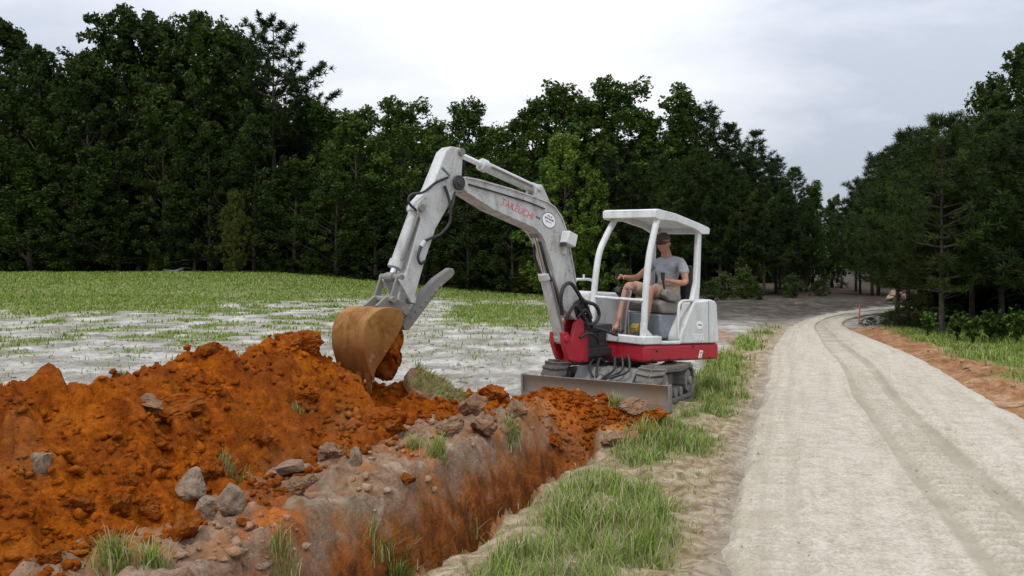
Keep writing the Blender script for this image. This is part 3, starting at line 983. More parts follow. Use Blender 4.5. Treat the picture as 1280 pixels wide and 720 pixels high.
lv.prism([(-1.16, 0.49), (-1.205, 0.45), (-1.23, 0.10), (-1.20, 0.10), (-1.15, 0.4)], 0.60, 1.0, f=lambda u, v, w: (u, v, w))
lv.build('rear_grille', M_dark, EX, 0.003)
cwt = MB(UP)
cwt.prism([(-1.15, 0.50), (-1.235, 0.46), (-1.285, 0.05), (-1.26, -0.35), (-1.05, -0.60), (-1.0, -0.5), (-1.1, 0.45)], 0.46, 0.60, f=lambda u, v, w: (u, v, w))
cwt.build('counterweight', M_red, EX, 0.03, 3)
bd = MB(UP)
bd.prism([(-0.755 + 0.072 * math.cos(2 * math.pi * k / 28), 0.79 + 0.05 * math.sin(2 * math.pi * k / 28)) for k in range(28)], 0.5265, 0.5295)
bdo = bd.build('badge', M_decal, cvo)
bd = MB(UP)
bd.prism([(-0.71, 0.788), (-0.80, 0.784), (-0.80, 0.796), (-0.71, 0.800)], 0.5296, 0.5305)
bd.build('badge_line', M_ink, bdo)
def up_pt(x, y, z):
    return UP(x, y, z)
text_mesh('TB125', 0.105, up_pt(-0.575, 0.5285, 0.612), (-1, 0, -0.054), (0, 0, 1), 'model_lettering', M_paleink, cvo)

# --- seat, consoles, levers
s_ = MB(UP)
s_.prism([(-0.20, 0.56 + 0.05), (-0.18, 0.90), (-0.72, 0.90), (-0.72, 0.61)], -0.10, 0.36)
s_.build('seat_base', M_box, EX, 0.02)
s_ = MB(UP)
s_.prism([(-0.16, 0.95), (-0.13, 1.03), (-0.2, 1.065), (-0.72, 1.03), (-0.78, 0.98), (-0.72, 0.91), (-0.2, 0.91)], -0.12, 0.38)
s_.build('seat_cushion', M_seat, EX, 0.03, 3)
s_ = MB(UP)
s_.prism([(-0.78, 0.98), (-0.83, 1.25), (-0.87, 1.50), (-0.95, 1.50), (-0.93, 1.2), (-0.87, 0.96)], -0.08, 0.33)
s_.build('backrest', M_dark, EX, 0.035, 3)
for y0, x0 in ((-0.135, 0.02), (0.385, -0.16)):
    c_ = MB(UP)
    c_.prism([(x0 - 0.03, 1.12), (x0 - 0.05, 1.19), (x0 - 0.13, 1.19), (x0 - 0.36, 1.13), (x0 - 0.36, 1.06), (x0 - 0.12, 1.06)], y0 - 0.038, y0 + 0.038)
    c_.build('control_console', M_inner if y0 < 0 else M_seat, EX, 0.015)
    c_ = MB(UP)
    c_.tube([(x0 - 0.07, y0, 1.19), (x0 - 0.055, y0 - 0.01, 1.29)], 0.013, 8)
    c_.tube([(x0 - 0.055, y0 - 0.01, 1.29), (x0 - 0.05, y0 - 0.01, 1.385)], [0.020, 0.026], 10)
    c_.build('joystick', M_dark, EX)
# --- handrail by the door
h_ = MB(UP)
h_.tube(smooth_path([(-0.345, 0.50, 0.63), (-0.33, 0.50, 0.76), (-0.35, 0.50, 0.99), (-0.39, 0.50, 1.05), (-0.47, 0.50, 1.07), (-0.66, 0.50, 1.075)], 6), 0.017, 10)
h_.build('handrail', M_white, EX)
# --- tank cover and mirror-side hoop at the far front corner
t_ = MB(UP)
t_.prism([(0.36, -0.27), (0.38, -0.56), (-0.1, -0.63), (-0.45, -0.6), (-0.45, -0.27)], 0.566, 1.115, f=lambda u, v, w: (u, v, w))
t_.build('tank_cover', M_white, EX, 0.05, 4)
t_ = MB(UP)
t_.tube(smooth_path([(0.36, -0.44, 1.0), (0.42, -0.44, 1.12), (0.40, -0.43, 1.23), (0.32, -0.40, 1.25), (0.12, -0.40, 1.24), (0.08, -0.40, 1.1)], 6), 0.016, 9)
t_.tube([(0.28, -0.40, 1.25), (0.28, -0.40, 1.31)], 0.013, 8)
t_.build('guard_hoop', M_white, EX)

# --- canopy: four posts, front rail, roof
def strip_rect(path, w, h, name, mat):
    m = MB(UP)
    m.tube(smooth_path(path, 7), w, 12)
    return m.build(name, mat, EX)
strip_rect([(0.00, 0.45, 2.00), (0.09, 0.45, 1.77), (0.175, 0.45, 1.50), (0.235, 0.45, 1.10), (0.27, 0.45, 0.64)], 0.037, 0, 'canopy_post', M_white)
strip_rect([(-0.08, -0.21, 2.00), (0.10, -0.21, 1.77), (0.24, -0.21, 1.53), (0.33, -0.21, 1.05), (0.37, -0.21, 0.60)], 0.037, 0, 'canopy_post', M_white)
for y0 in (0.44, -0.21):
    m = MB(UP)
    m.prism([(-0.83, 1.95), (-0.90, 1.95), (-0.865, 1.30), (-0.83, 1.02), (-0.60, 1.02), (-0.70, 1.10), (-0.775, 1.30)], y0 - 0.03, y0 + 0.03)
    m.build('rear_canopy_post', M_white, EX, 0.014)
m = MB(UP)
m.tube([(0.265, 0.45, 1.05), (0.335, -0.21, 1.055)], 0.020, 10)
m.build('front_rail', M_white, EX)
ft = MB(UP)
ft.prism([(0.31, 0.655), (0.22, 0.655), (0.12, 0.655), (0.235, 0.74), (0.25, 0.82), (0.29, 0.82)], 0.42, 0.48)
ft.build('post_foot', M_white, EX, 0.01)
rt = MB(UP)
top = [(0.10, 2.07), (0.05, 2.09), (-0.30, 2.075), (-0.80, 2.01), (-1.02, 1.975), (-1.05, 1.95)]
slab = top + [(-1.03, 1.955), (-0.80, 1.99), (-0.30, 2.055), (0.03, 2.07), (0.085, 2.05)]
rt.prism(slab, -0.26, 0.49)
for a, b_ in ((0.45, 0.492), (-0.262, -0.22)):
    rt.prism([(0.098, 2.07), (0.03, 2.085), (-0.30, 2.072), (-0.80, 2.007), (-1.045, 1.965), (-1.03, 1.90), (-0.88, 1.885), (-0.70, 1.94), (-0.30, 1.985), (0.0, 1.975), (0.085, 1.98)], a, b_)
rt.prism([(0.10, 2.06), (0.102, 1.99), (0.06, 1.985), (0.055, 2.065)], -0.258, 0.488)
rt.prism([(-1.0, 1.97), (-1.047, 1.96), (-1.03, 1.895), (-0.985, 1.90)], -0.258, 0.488)
rt.build('canopy_roof', M_white, EX, 0.018, 3)

# --- swing bracket and boom foot
sb = MB()
sb.prism([(0.85, 0.46), (0.95, 0.43), (1.13, 0.47), (1.21, 0.64), (1.22, 0.77), (1.14, 0.77), (1.07, 0.68), (1.01, 0.86), (0.94, 0.93), (0.88, 0.88), (0.86, 0.7)], 0.05, 0.10)
sb.prism([(0.85, 0.46), (0.95, 0.43), (1.13, 0.47), (1.21, 0.64), (1.22, 0.77), (1.14, 0.77), (1.07, 0.68), (1.01, 0.86), (0.94, 0.93), (0.88, 0.88), (0.86, 0.7)], -0.10, -0.05)
sb.box((0.92, 0, 0.50), (0.28, 0.10, 0.12))
sb.tube([(0.80, 0, 0.42), (0.80, 0, 0.92)], 0.075, 16)
sb.tube([(1.165, -0.115, 0.70), (1.165, 0.115, 0.70)], 0.04, 12)
sb.build('swing_bracket', M_red, EX, 0.010)
ns = MB()
ns.prism([(0.36, 0.09), (0.36, -0.28), (0.74, -0.09), (0.74, 0.05)], 0.46, 0.56, f=lambda u, v, w: (u, v, w))
ns.prism([(0.36, 0.09), (0.36, -0.28), (0.74, -0.09), (0.74, 0.05)], 0.74, 0.82, f=lambda u, v, w: (u, v, w))
ns.box((0.45, -0.1, 0.65), (0.18, 0.28, 0.26))
ns.build('swing_mount', M_inner, EX, 0.012)

# --- boom
HW = 0.085
boom_poly = [(2.66, 2.262), (2.62, 2.303), (2.40, 2.285), (2.0, 2.232), (1.66, 2.175), (1.46, 2.135), (1.34, 2.085), (1.231, 1.985), (1.154, 1.835), (1.10, 1.654), (0.98, 1.25), (0.90, 1.02), (0.90, 0.93), (0.945, 0.885), (1.01, 0.90),
             (1.18, 1.00), (1.37, 1.43), (1.50, 1.715), (1.555, 1.785), (1.65, 1.85), (2.22, 2.02), (2.574, 2.165), (2.64, 2.20)]
bm_ = MB()
bm_.prism(boom_poly, -HW, HW)
boom = bm_.build('boom', M_boom, EX, 0.008)
# edge flanges: top and bottom plates stand a little proud of the side plates
fl = MB()
tp = [(2.58, 2.305), (2.40, 2.292), (2.0, 2.239), (1.66, 2.182), (1.455, 2.142), (1.333, 2.091), (1.223, 1.989), (1.146, 1.838), (1.092, 1.656), (0.99, 1.30)]
bp = [(1.36, 1.425), (1.495, 1.722), (1.55, 1.792), (1.647, 1.857), (2.218, 2.014), (2.57, 2.158)]
for line, th in ((tp, 0.016), (bp, -0.014)):
    for (x0, z0), (x1, z1) in zip(line[:-1], line[1:]):
        nx_, nz_ = (z1 - z0), -(x1 - x0)
        L = math.hypot(nx_, nz_)
        nx_, nz_ = nx_ / L * abs(th) , nz_ / L * abs(th)
        if th > 0 and nz_ < -1e-9 and abs(nz_) > abs(nx_):
            nx_, nz_ = -nx_, -nz_
        fl.prism([(x0, z0), (x1, z1), (x1 - nx_ * 0.9, z1 - nz_ * 0.9), (x0 - nx_ * 0.9, z0 - nz_ * 0.9)], -HW - 0.012, HW + 0.012)
fl.build('flange', M_boom, boom, 0.003)
br = MB()
for a, b_ in ((0.03, 0.07), (-0.07, -0.03)):
    br.prism([(1.64, 2.15), (1.60, 2.27), (1.57, 2.31), (1.51, 2.31), (1.47, 2.26), (1.36, 2.10), (1.45, 2.10)], a, b_)
br.tube([(1.555, -0.09, 2.265), (1.555, 0.09, 2.265)], 0.03, 12)
br.build('cylinder_bracket', M_boom, boom, 0.006)
wl_ = MB()
wl_.box((1.18, 0.145, 1.755), (0.15, 0.11, 0.14), Matrix.Rotation(math.radians(-18), 3, 'Y'))
wl_.box((1.20, 0.10, 1.64), (0.04, 0.05, 0.1))
wlo = wl_.build('work_light', M_white, EX, 0.012)
g_ = MB()
g_.box((1.26, 0.145, 1.73), (0.012, 0.085, 0.11), Matrix.Rotation(math.radians(-18), 3, 'Y'))
g_.build('lens', M_inner, wlo, 0.003)
# lettering and round decal on the boom side facing the road
ang = Vector((-0.481, 0, -0.143))
text_mesh('TAKEUCHI', 0.098, (2.125, HW + 0.0015, 2.075), ang, (-0.285, 0, 0.958), 'boom_lettering', M_redink, boom, 0.15)
ca_ = math.atan2(-0.143, -0.481)
dc = MB()
ex_, ez_ = ang.normalized(), Vector((-0.285, 0, 0.958))
def oval(cx_, cz_, a, b_, n=32):
    return [(cx_ + ex_.x * a * math.cos(2 * math.pi * k / n) + ez_.x * b_ * math.sin(2 * math.pi * k / n), cz_ + ex_.z * a * math.cos(2 * math.pi * k / n) + ez_.z * b_ * math.sin(2 * math.pi * k / n)) for k in range(n)]
dc.prism(oval(1.427, 1.945, 0.108, 0.082), HW + 0.0005, HW + 0.002)
dco = dc.build('round_decal', M_ink, boom)
dc = MB()
dc.prism(oval(1.427, 1.945, 0.100, 0.074), HW + 0.002, HW + 0.004)
dc.build('decal_face', M_decal, dco)
dc = MB()
for row, h_, words in ((0.034, 0.016, [(-0.035, 0.016), (-0.01, 0.014), (0.018, 0.018)]), (0.004, 0.018, [(-0.07, 0.03), (-0.032, 0.02), (-0.004, 0.028), (0.034, 0.034)]), (-0.024, 0.010, [(-0.05, 0.05), (0.01, 0.03)])):
    for x0, w in words:
        P_ = [(1.427 + ex_.x * (x0 + a) + ez_.x * (row + c_), 1.945 + ex_.z * (x0 + a) + ez_.z * (row + c_)) for a, c_ in ((0, 0), (w, 0), (w, h_), (0, h_))]
        dc.prism(P_, HW + 0.004, HW + 0.005)
dc.build('decal_print', M_ink, dco)
dc = MB()
dc.prism([(1.62, 1.985), (1.555, 1.965), (1.56, 1.945), (1.625, 1.965)], HW + 0.0005, HW + 0.002)
dc.build('warning_sticker', M_ink, boom)

# --- arm (dipper)
arm_poly = [(2.60, 2.50), (2.63, 2.565), (2.74, 2.575), (2.81, 2.52), (2.985, 2.165), (3.13, 2.03), (3.155, 1.97), (3.10, 1.88), (3.29, 1.33), (3.36, 1.16), (3.345, 1.06), (3.27, 1.03), (3.20, 1.10), (3.06, 1.50), (2.926, 1.81), (2.79, 2.0), (2.67, 2.17), (2.62, 2.25)]
am = MB()
am.prism(arm_poly, -0.072, 0.072)
arm = am.build('arm', M_boom, EX, 0.008)
for y0 in (0.088, -0.112):                         # boom nose cheeks hold the arm pin
    c_ = MB()
    c_.tube([(2.675, y0, 2.24), (2.675, y0 + 0.024, 2.24)], 0.07, 18)
    c_.tube([(2.675, y0 - 0.01, 2.24), (2.675, y0 + 0.036, 2.24)], 0.028, 12)
    c_.build('pivot_boss', M_inner, arm, 0.004)
for x, w, z in ((2.63, 0.1, 2.53), (3.10, 0.1, 1.985), (3.30, 0.12, 1.08)):
    c_ = MB()
    c_.tube([(x, -w, z), (x, w, z)], 0.035, 12)
    c_.build('pin', M_grey, arm)
c_ = MB()
c_.prism([(2.85, 2.375), (2.755, 2.305), (2.765, 2.285), (2.862, 2.352)], 0.0725, 0.0742)
c_.build('serial_plate', M_ink, arm)
def hose(path, r=0.014, n=6, name='hose', mat=None):
    m = MB()
    m.tube(smooth_path(path, n), r, 8)
    return m.build(name, mat or M_dark, EX)
hose([(2.84, 0.09, 2.20), (2.80, 0.11, 2.06), (2.795, 0.115, 1.88), (2.885, 0.10, 1.765), (2.98, 0.09, 1.725), (3.07, 0.09, 1.69)], 0.013)
hose([(3.07, 0.085, 1.69), (3.11, 0.085, 1.64)], 0.02, 3, 'hose_fitting', M_boom)
hose([(3.11, 0.085, 1.64), (3.155, 0.10, 1.55), (3.135, 0.11, 1.49), (3.07, 0.09, 1.51)], 0.013)
hose([(3.14, 0.06, 1.96), (3.22, 0.05, 2.03), (3.19, 0.05, 2.10), (3.06, 0.06, 2.13), (2.94, 0.08, 2.22), (2.80, 0.09, 2.28)], 0.012)
hose([(2.70, 0.06, 2.16), (2.74, 0.09, 2.05), (2.80, 0.10, 1.95)], 0.014)
hose([(2.55, 0.093, 2.235), (2.30, 0.095, 2.20), (2.0, 0.095, 2.155), (1.72, 0.095, 2.11), (1.5, 0.095, 2.06)], 0.008)
hose([(1.54, 0.06, 1.72), (1.50, 0.07, 1.60), (1.43, 0.06, 1.45), (1.33, 0.07, 1.25), (1.25, 0.08, 1.06)], 0.016)
hose([(1.50, -0.05, 1.70), (1.48, -0.06, 1.55), (1.40, -0.05, 1.38)], 0.014)

# --- rams
def ram(name, a, b_, split, r_bar, r_rod, y0=0.0, parent=EX):
    a, b_ = Vector((a[0], y0, a[1])), Vector((b_[0], y0, b_[1]))
    k = a.lerp(b_, split)
    m = MB()
    m.tube([a, k], r_bar, 18)
    m.tube([k - (b_ - a).normalized() * 0.05, k + (b_ - a).normalized() * 0.02], r_bar * 1.22, 18)
    m.tube([a + (b_ - a).normalized() * -0.01, a + (b_ - a).normalized() * 0.05], r_bar * 1.12, 18)
    m.tube([a + Vector((0, -0.05, 0)), a + Vector((0, 0.05, 0))], r_bar * 0.9, 14)
    o = m.build(name, M_boom, parent, 0.004)
    m = MB()
    m.tube([k, b_], r_rod, 14)
    m.build('rod', M_chrome, o)
    m = MB()
    m.tube([b_ + Vector((0, -0.05, 0)), b_ + Vector((0, 0.05, 0))], r_rod * 1.7, 14)
    m.build('rod_eye', M_grey, o, 0.003)
    m = MB()
    n_ = (b_ - a).normalized()
    off = Vector((0, r_bar + 0.012, 0))
    m.tube([a.lerp(b_, 0.08) + off, a.lerp(b_, split * 0.9) + off], 0.011, 8)
    m.build('feed_pipe', M_grey, o)
    return o
ram('arm_ram', (1.555, 2.265), (2.62, 2.53), 0.69, 0.052, 0.027)
ram('boom_ram', (1.15, 0.69), (1.545, 1.80), 0.62, 0.060, 0.024)
ram('bucket_ram', (3.10, 1.985), (3.375, 1.37), 0.84, 0.052, 0.026)

# --- black hose bundle at the boom foot
hose([(1.28, 0.14, 0.96), (1.325, 0.16, 1.12), (1.28, 0.16, 1.25), (1.17, 0.16, 1.29), (1.06, 0.16, 1.20), (0.95, 0.15, 1.10), (0.74, 0.14, 1.045), (0.64, 0.12, 0.94), (0.71, 0.12, 0.85), (0.86, 0.12, 0.83)], 0.021)
hose([(1.20, 0.12, 0.90), (1.10, 0.15, 1.05), (0.98, 0.13, 1.0), (0.86, 0.10, 0.88)], 0.018)
hose([(1.05, 0.11, 1.02), (0.97, 0.14, 1.12), (0.86, 0.12, 1.05), (0.75, 0.10, 0.9)], 0.018)
hose([(1.0, 0.11, 0.92), (0.90, 0.13, 1.0), (0.80, 0.11, 0.92), (0.72, 0.08, 0.8)], 0.02)
hose([(0.95, 0.10, 0.70), (0.84, 0.13, 0.74), (0.70, 0.12, 0.70), (0.62, 0.10, 0.62)], 0.018)
hose([(0.74, 0.1, 0.80), (0.6, 0.16, 0.76), (0.5, 0.2, 0.72), (0.42, 0.2, 0.70)], 0.016)
kn = MB()
kn.box((0.93, 0.0, 1.02), (0.20, 0.20, 0.20), Matrix.Rotation(0.4, 3, 'Y'))
kn.box((0.82, 0.02, 0.86), (0.16, 0.16, 0.18))
kn.build('valve_block', M_inner, EX, 0.03)

# --- bucket
BW0, BW1 = -0.215, 0.225
back = [(3.44, 1.095), (3.55, 1.12), (3.65, 1.112), (3.74, 1.07), (3.80, 1.00), (3.825, 0.90), (3.825, 0.80), (3.80, 0.70), (3.765, 0.60), (3.735, 0.53)]
m = MB()
n = len(back)
dense = smooth_path([(x, 0, z) for x, z in back], 4)
back = [(p.x, p.z) for p in dense]
n = len(back)
inn = []
for i, (x, z) in enumerate(back):
    x0, z0 = back[max(i - 1, 0)]
    x1, z1 = back[min(i + 1, n - 1)]
    tx_, tz_ = x1 - x0, z1 - z0
    L = math.hypot(tx_, tz_)
    inn.append((x + tz_ / L * 0.016, z - tx_ / L * 0.016))
m.prism(back + inn[::-1], BW0, BW1)
bk = m.build('bucket', M_bucket, EX, 0.003, sharp=40)
side = back + [(3.70, 0.62), (3.60, 0.74), (3.50, 0.86), (3.43, 0.97), (3.415, 1.04)]
for a, b_ in ((BW1, BW1 + 0.018), (BW0 - 0.018, BW0)):
    m = MB()
    m.prism([(x, z) for x, z in side], a, b_)
    m.build('side_plate', M_bucket, bk, 0.004)
for i in range(4):
    y0 = BW0 + 0.04 + i * 0.12
    m = MB()
    m.prism([(3.755, 0.575), (3.735, 0.42), (3.722, 0.42), (3.715, 0.58)], y0 - 0.028, y0 + 0.028)
    m.prism([(3.765, 0.63), (3.752, 0.52), (3.70, 0.52), (3.70, 0.63)], y0 - 0.036, y0 + 0.036)
    m.build('tooth', M_bucket, bk, 0.006)
for y0 in (-0.10, 0.07):
    m = MB()
    m.prism([(3.30, 1.03), (3.26, 1.09), (3.30, 1.14), (3.42, 1.20), (3.50, 1.205), (3.60, 1.13), (3.50, 1.07), (3.40, 1.02)], y0, y0 + 0.03)
    m.build('bucket_ear', M_grey, bk, 0.005)
for y0 in (-0.135, 0.10):
    m = MB()
    m.prism([(3.395, 1.40), (3.35, 1.40), (3.405, 1.16), (3.455, 1.16), (3.47, 1.20)], y0, y0 + 0.022)
    m.build('bucket_link', M_grey, EX, 0.006)
    m = MB()
    m.prism([(3.40, 1.345), (3.37, 1.405), (3.33, 1.395), (3.21, 1.19), (3.22, 1.14), (3.27, 1.145)], y0 + 0.028, y0 + 0.05)
    m.build('tipping_link', M_boom, EX, 0.006)
for x, w, z in ((3.37, 0.15, 1.37), (3.45, 0.15, 1.18), (3.24, 0.13, 1.165)):
    m = MB()
    m.tube([(x, -w, z), (x, w, z)], 0.03, 12)
    m.build('link_pin', M_grey, EX, 0.004)
# loose bar stowed under the arm
th = MB()
th.prism([(3.29, 0.97), (3.25, 0.90), (3.20, 0.90), (2.98, 1.12), (2.84, 1.27), (2.70, 1.36), (2.665, 1.40), (2.68, 1.445), (2.73, 1.45), (2.90, 1.36), (3.04, 1.24), (3.22, 1.04)], -0.035, 0.035)
tho = th.build('thumb_bar', M_grey, EX, 0.012)
th = MB()
th.tube([(3.245, -0.06, 0.945), (3.245, 0.06, 0.945)], 0.042, 14)
for k in range(7):
    q = k / 6
    x, z = 3.15 - 0.34 * q, 1.06 + 0.27 * q
    th.box((x + 0.028, 0, z - 0.04), (0.035, 0.085, 0.025), Matrix.Rotation(0.75, 3, 'Y'))
th.build('thumb_tooth', M_grey, tho, 0.004)
# ------------------------------------------------------------------ operator
def skin_chain(parts, sub=2, voxel=None, extra=None):
    """parts: list of (points with radii [(x, y, z, r)], edges); one evaluated mesh"""
    vs, es, rs, roots = [], [], [], []
    for pts, edges in parts:
        n = len(vs)
        roots.append(n)
        vs += [p[:3] for p in pts]
        rs += [p[3] if len(p) == 4 else (p[3], p[4]) for p in pts]
        es += [(a + n, b + n) for a, b in edges]
    me = bpy.data.meshes.new('body')
    me.from_pydata(vs, es, [])
    o = bpy.data.objects.new('body', me)
    COL.objects.link(o)
    md = o.modifiers.new('skin', 'SKIN')
    md.use_smooth_shade = True
    md.branch_smoothing = 0.4
    for i, q in enumerate(me.skin_vertices[0].data):
        q.radius = (rs[i], rs[i]) if not isinstance(rs[i], tuple) else rs[i]
        q.use_root = i in roots
    ss = o.modifiers.new('sub', 'SUBSURF')
    ss.levels = ss.render_levels = sub
    dg = bpy.context.evaluated_depsgraph_get()
    out = bpy.data.meshes.new_from_object(o.evaluated_get(dg))
    bpy.data.objects.remove(o)
    bm = bmesh.new()
    bm.from_mesh(out)
    if extra:
        for vv, ff in extra:
            nv = [bm.verts.new(p) for p in vv]
            for q in ff:
                try:
                    bm.faces.new([nv[i] for i in q])
                except ValueError:
                    pass
    bm.to_mesh(out)
    bm.free()
    if voxel:
        o = bpy.data.objects.new('body', out)
        COL.objects.link(o)
        rm = o.modifiers.new('remesh', 'REMESH')
        rm.mode, rm.voxel_size, rm.use_smooth_shade = 'VOXEL', voxel, True
        sm = o.modifiers.new('smooth', 'SMOOTH')
        sm.factor, sm.iterations = 0.5, 2
        dg = bpy.context.evaluated_depsgraph_get()
        out2 = bpy.data.meshes.new_from_object(o.evaluated_get(dg))
        bpy.data.objects.remove(o)
        out = out2
    return out

def line(pts):
    return pts, [(i, i + 1) for i in range(len(pts) - 1)]

def head_solid(c, yaw=0.0, pitch=0.0, grow=1.0, cut=None):
    """skull, jaw, nose, brow, ears; faces +x"""
    n, mth = 20, 28
    vs, fs = [], []
    rot = Matrix.Rotation(yaw, 3, 'Z') @ Matrix.Rotation(pitch, 3, 'Y')
    for i in range(n + 1):
        th = math.pi * i / n
        for k in range(mth):
            ph = 2 * math.pi * k / mth
            x, y, z = math.sin(th) * math.cos(ph), math.sin(th) * math.sin(ph), math.cos(th)
            low = max(0.0, -z)
            px_ = 0.098 * x * (1 - 0.18 * low) + 0.012 * low
            py_ = 0.076 * y * (1 - 0.34 * low)
            pz_ = 0.120 * z
            f_ = max(0.0, math.cos(ph)) ** 12
            if x > 0:
                px_ += 0.024 * f_ * math.exp(-((z + 0.22) / 0.16) ** 2)            # nose
                px_ += 0.006 * max(0, math.cos(ph)) ** 3 * math.exp(-((z - 0.22) / 0.12) ** 2)   # brow
                px_ += 0.008 * f_ * math.exp(-((z + 0.58) / 0.09) ** 2)             # lips
                px_ += 0.012 * max(0, math.cos(ph)) ** 4 * math.exp(-((z + 0.88) / 0.14) ** 2)  # chin
            p = rot @ Vector((px_ * grow, py_ * grow, pz_ * grow))
            vs.append((p.x + c[0], p.y + c[1], p.z + c[2]))
    for i in range(n):
        for k in range(mth):
            k2 = (k + 1) % mth
            fs.append((i * mth + k, (i + 1) * mth + k, (i + 1) * mth + k2, i * mth + k2))
    return (vs, fs), rot

def finger(root, d, up, L, r=0.0085, curl=0.6):
    d, up = Vector(d).normalized(), Vector(up).normalized()
    p = Vector(root)
    pts = [(p.x, p.y, p.z, r)]
    for k, s in enumerate((0.45, 0.32, 0.23)):
        d = (d * math.cos(curl) - up * math.sin(curl)).normalized() if k or curl > 0 else d
        up = (up * math.cos(curl) + d * math.sin(curl)).normalized()
        p = p + d * L * s
        pts.append((p.x, p.y, p.z, r * (0.95 - 0.1 * k)))
    return line(pts)

PX = empty('person', EX_LOC, EX_RZ, 'man in grey T-shirt, khaki shorts, cap and dark sunglasses at the excavator controls', 'person')
M_skin = simple_mat('sunburnt_skin', (0.40, 0.185, 0.11), 0.55, vary=0.15, scale=14)
M_shirt = simple_mat('grey_cotton', (0.33, 0.345, 0.37), 0.9, vary=0.10, scale=18, bump_s=0.3)
M_short = simple_mat('khaki_cotton', (0.36, 0.285, 0.20), 0.9, vary=0.12, scale=16, bump_s=0.3)
M_hair = simple_mat('brown_cap_cloth', (0.085, 0.052, 0.032), 0.9, vary=0.3, scale=30)
M_glass = simple_mat('dark_lens', (0.008, 0.008, 0.01), 0.15, vary=0.1)
M_shoe = simple_mat('brown_sandal', (0.09, 0.05, 0.03), 0.7, vary=0.3)

hc = (-0.60, 0.12, 1.750)
pel = [(-0.66, 0.12, 1.10, 0.125, 0.15), (-0.70, 0.12, 1.24, 0.105, 0.135), (-0.70, 0.12, 1.38, 0.11, 0.155), (-0.69, 0.12, 1.50, 0.10, 0.16), (-0.67, 0.12, 1.585, 0.070, 0.080), (-0.645, 0.12, 1.65, 0.060, 0.060), (-0.62, 0.12, 1.73, 0.058, 0.058),
       (-0.69, 0.30, 1.53, 0.055), (-0.685, 0.345, 1.46, 0.05), (-0.665, 0.395, 1.27, 0.040), (-0.53, 0.375, 1.275, 0.038), (-0.39, 0.345, 1.30, 0.026),
       (-0.68, -0.06, 1.53, 0.055), (-0.645, -0.10, 1.47, 0.05), (-0.44, -0.155, 1.33, 0.040), (-0.30, -0.15, 1.325, 0.038), (-0.14, -0.14, 1.345, 0.026),
       (-0.60, 0.215, 1.10, 0.088), (-0.36, 0.255, 1.16, 0.075), (-0.10, 0.275, 1.205, 0.056), (-0.06, 0.28, 1.10, 0.056), (-0.02, 0.285, 0.95, 0.050), (0.03, 0.285, 0.76, 0.034), (0.05, 0.285, 0.71, 0.036), (0.15, 0.285, 0.675, 0.030), (0.22, 0.285, 0.665, 0.022),
       (-0.60, 0.03, 1.10, 0.088), (-0.34, 0.01, 1.18, 0.075), (-0.06, -0.01, 1.25, 0.056), (-0.02, -0.01, 1.15, 0.056), (0.05, -0.01, 0.98, 0.050), (0.15, -0.005, 0.80, 0.034), (0.17, -0.005, 0.755, 0.036), (0.27, -0.005, 0.735, 0.030), (0.34, -0.005, 0.73, 0.022)]
ed = [(0, 1), (1, 2), (2, 3), (3, 4), (4, 5), (5, 6), (3, 7), (7, 8), (8, 9), (9, 10), (10, 11), (3, 12), (12, 13), (13, 14), (14, 15), (15, 16),
      (0, 17), (17, 18), (18, 19), (19, 20), (20, 21), (21, 22), (22, 23), (23, 24), (24, 25), (0, 26), (26, 27), (27, 28), (28, 29), (29, 30), (30, 31), (31, 32), (32, 33), (33, 34)]
parts = [(pel, ed)]
for (wr, dirv, gx_, inward) in (((-0.39, 0.345, 1.30), (0.95, -0.12, 0.10), (-0.235, 0.37, 1.33), -1), ((-0.14, -0.14, 1.345), (0.98, 0.0, 0.12), (0.0, -0.14, 1.36), 1)):
    w = Vector(wr)
    d = Vector(dirv).normalized()
    sidev = Vector((0, 1, 0))
    upv = d.cross(sidev) * -1
    if upv.z < 0:
        upv = -upv
    parts.append(line([(*(w), 0.025), (*(w + d * 0.04), 0.030), (*(w + d * 0.085), 0.033)]))
    for k, L in enumerate((0.068, 0.080, 0.076, 0.060)):
        parts.append(finger(w + d * 0.085 + sidev * (k - 1.5) * 0.019 * -inward + upv * 0.008, d, upv, L, 0.0088, 0.75))
    parts.append(finger(w + d * 0.03 + sidev * 0.030 * inward - upv * 0.004, d + sidev * 0.7 * inward, upv, 0.07, 0.0095, 0.35))
hd_, hrot = head_solid(hc, 0.10, 0.16)
ears = []
for sy in (-1, 1):
    m = MB()
    q = hrot @ Vector((-0.008, sy * 0.077, -0.005))
    m.ball((hc[0] + q.x, hc[1] + q.y, hc[2] + q.z), 0.03, 0.7, 0.35, 1.0, 8)
    ears.append((m.v, m.f))
me = skin_chain(parts, 2, 0.0075, [hd_] + ears)
body = link_mesh('body', me, M_skin, PX)
# T-shirt
tp_ = [(-0.68, 0.12, 1.10, 0.135, 0.165), (-0.70, 0.12, 1.24, 0.122, 0.155), (-0.70, 0.12, 1.38, 0.125, 0.172), (-0.69, 0.12, 1.50, 0.112, 0.17), (-0.672, 0.12, 1.59, 0.068, 0.078),
       (-0.69, 0.30, 1.53, 0.068), (-0.686, 0.345, 1.46, 0.066), (-0.676, 0.375, 1.355, 0.064),
       (-0.68, -0.06, 1.53, 0.068), (-0.645, -0.10, 1.47, 0.066), (-0.555, -0.125, 1.405, 0.064)]
me = skin_chain([(tp_, [(0, 1), (1, 2), (2, 3), (3, 4), (3, 5), (5, 6), (6, 7), (3, 8), (8, 9), (9, 10)])], 2, 0.009)
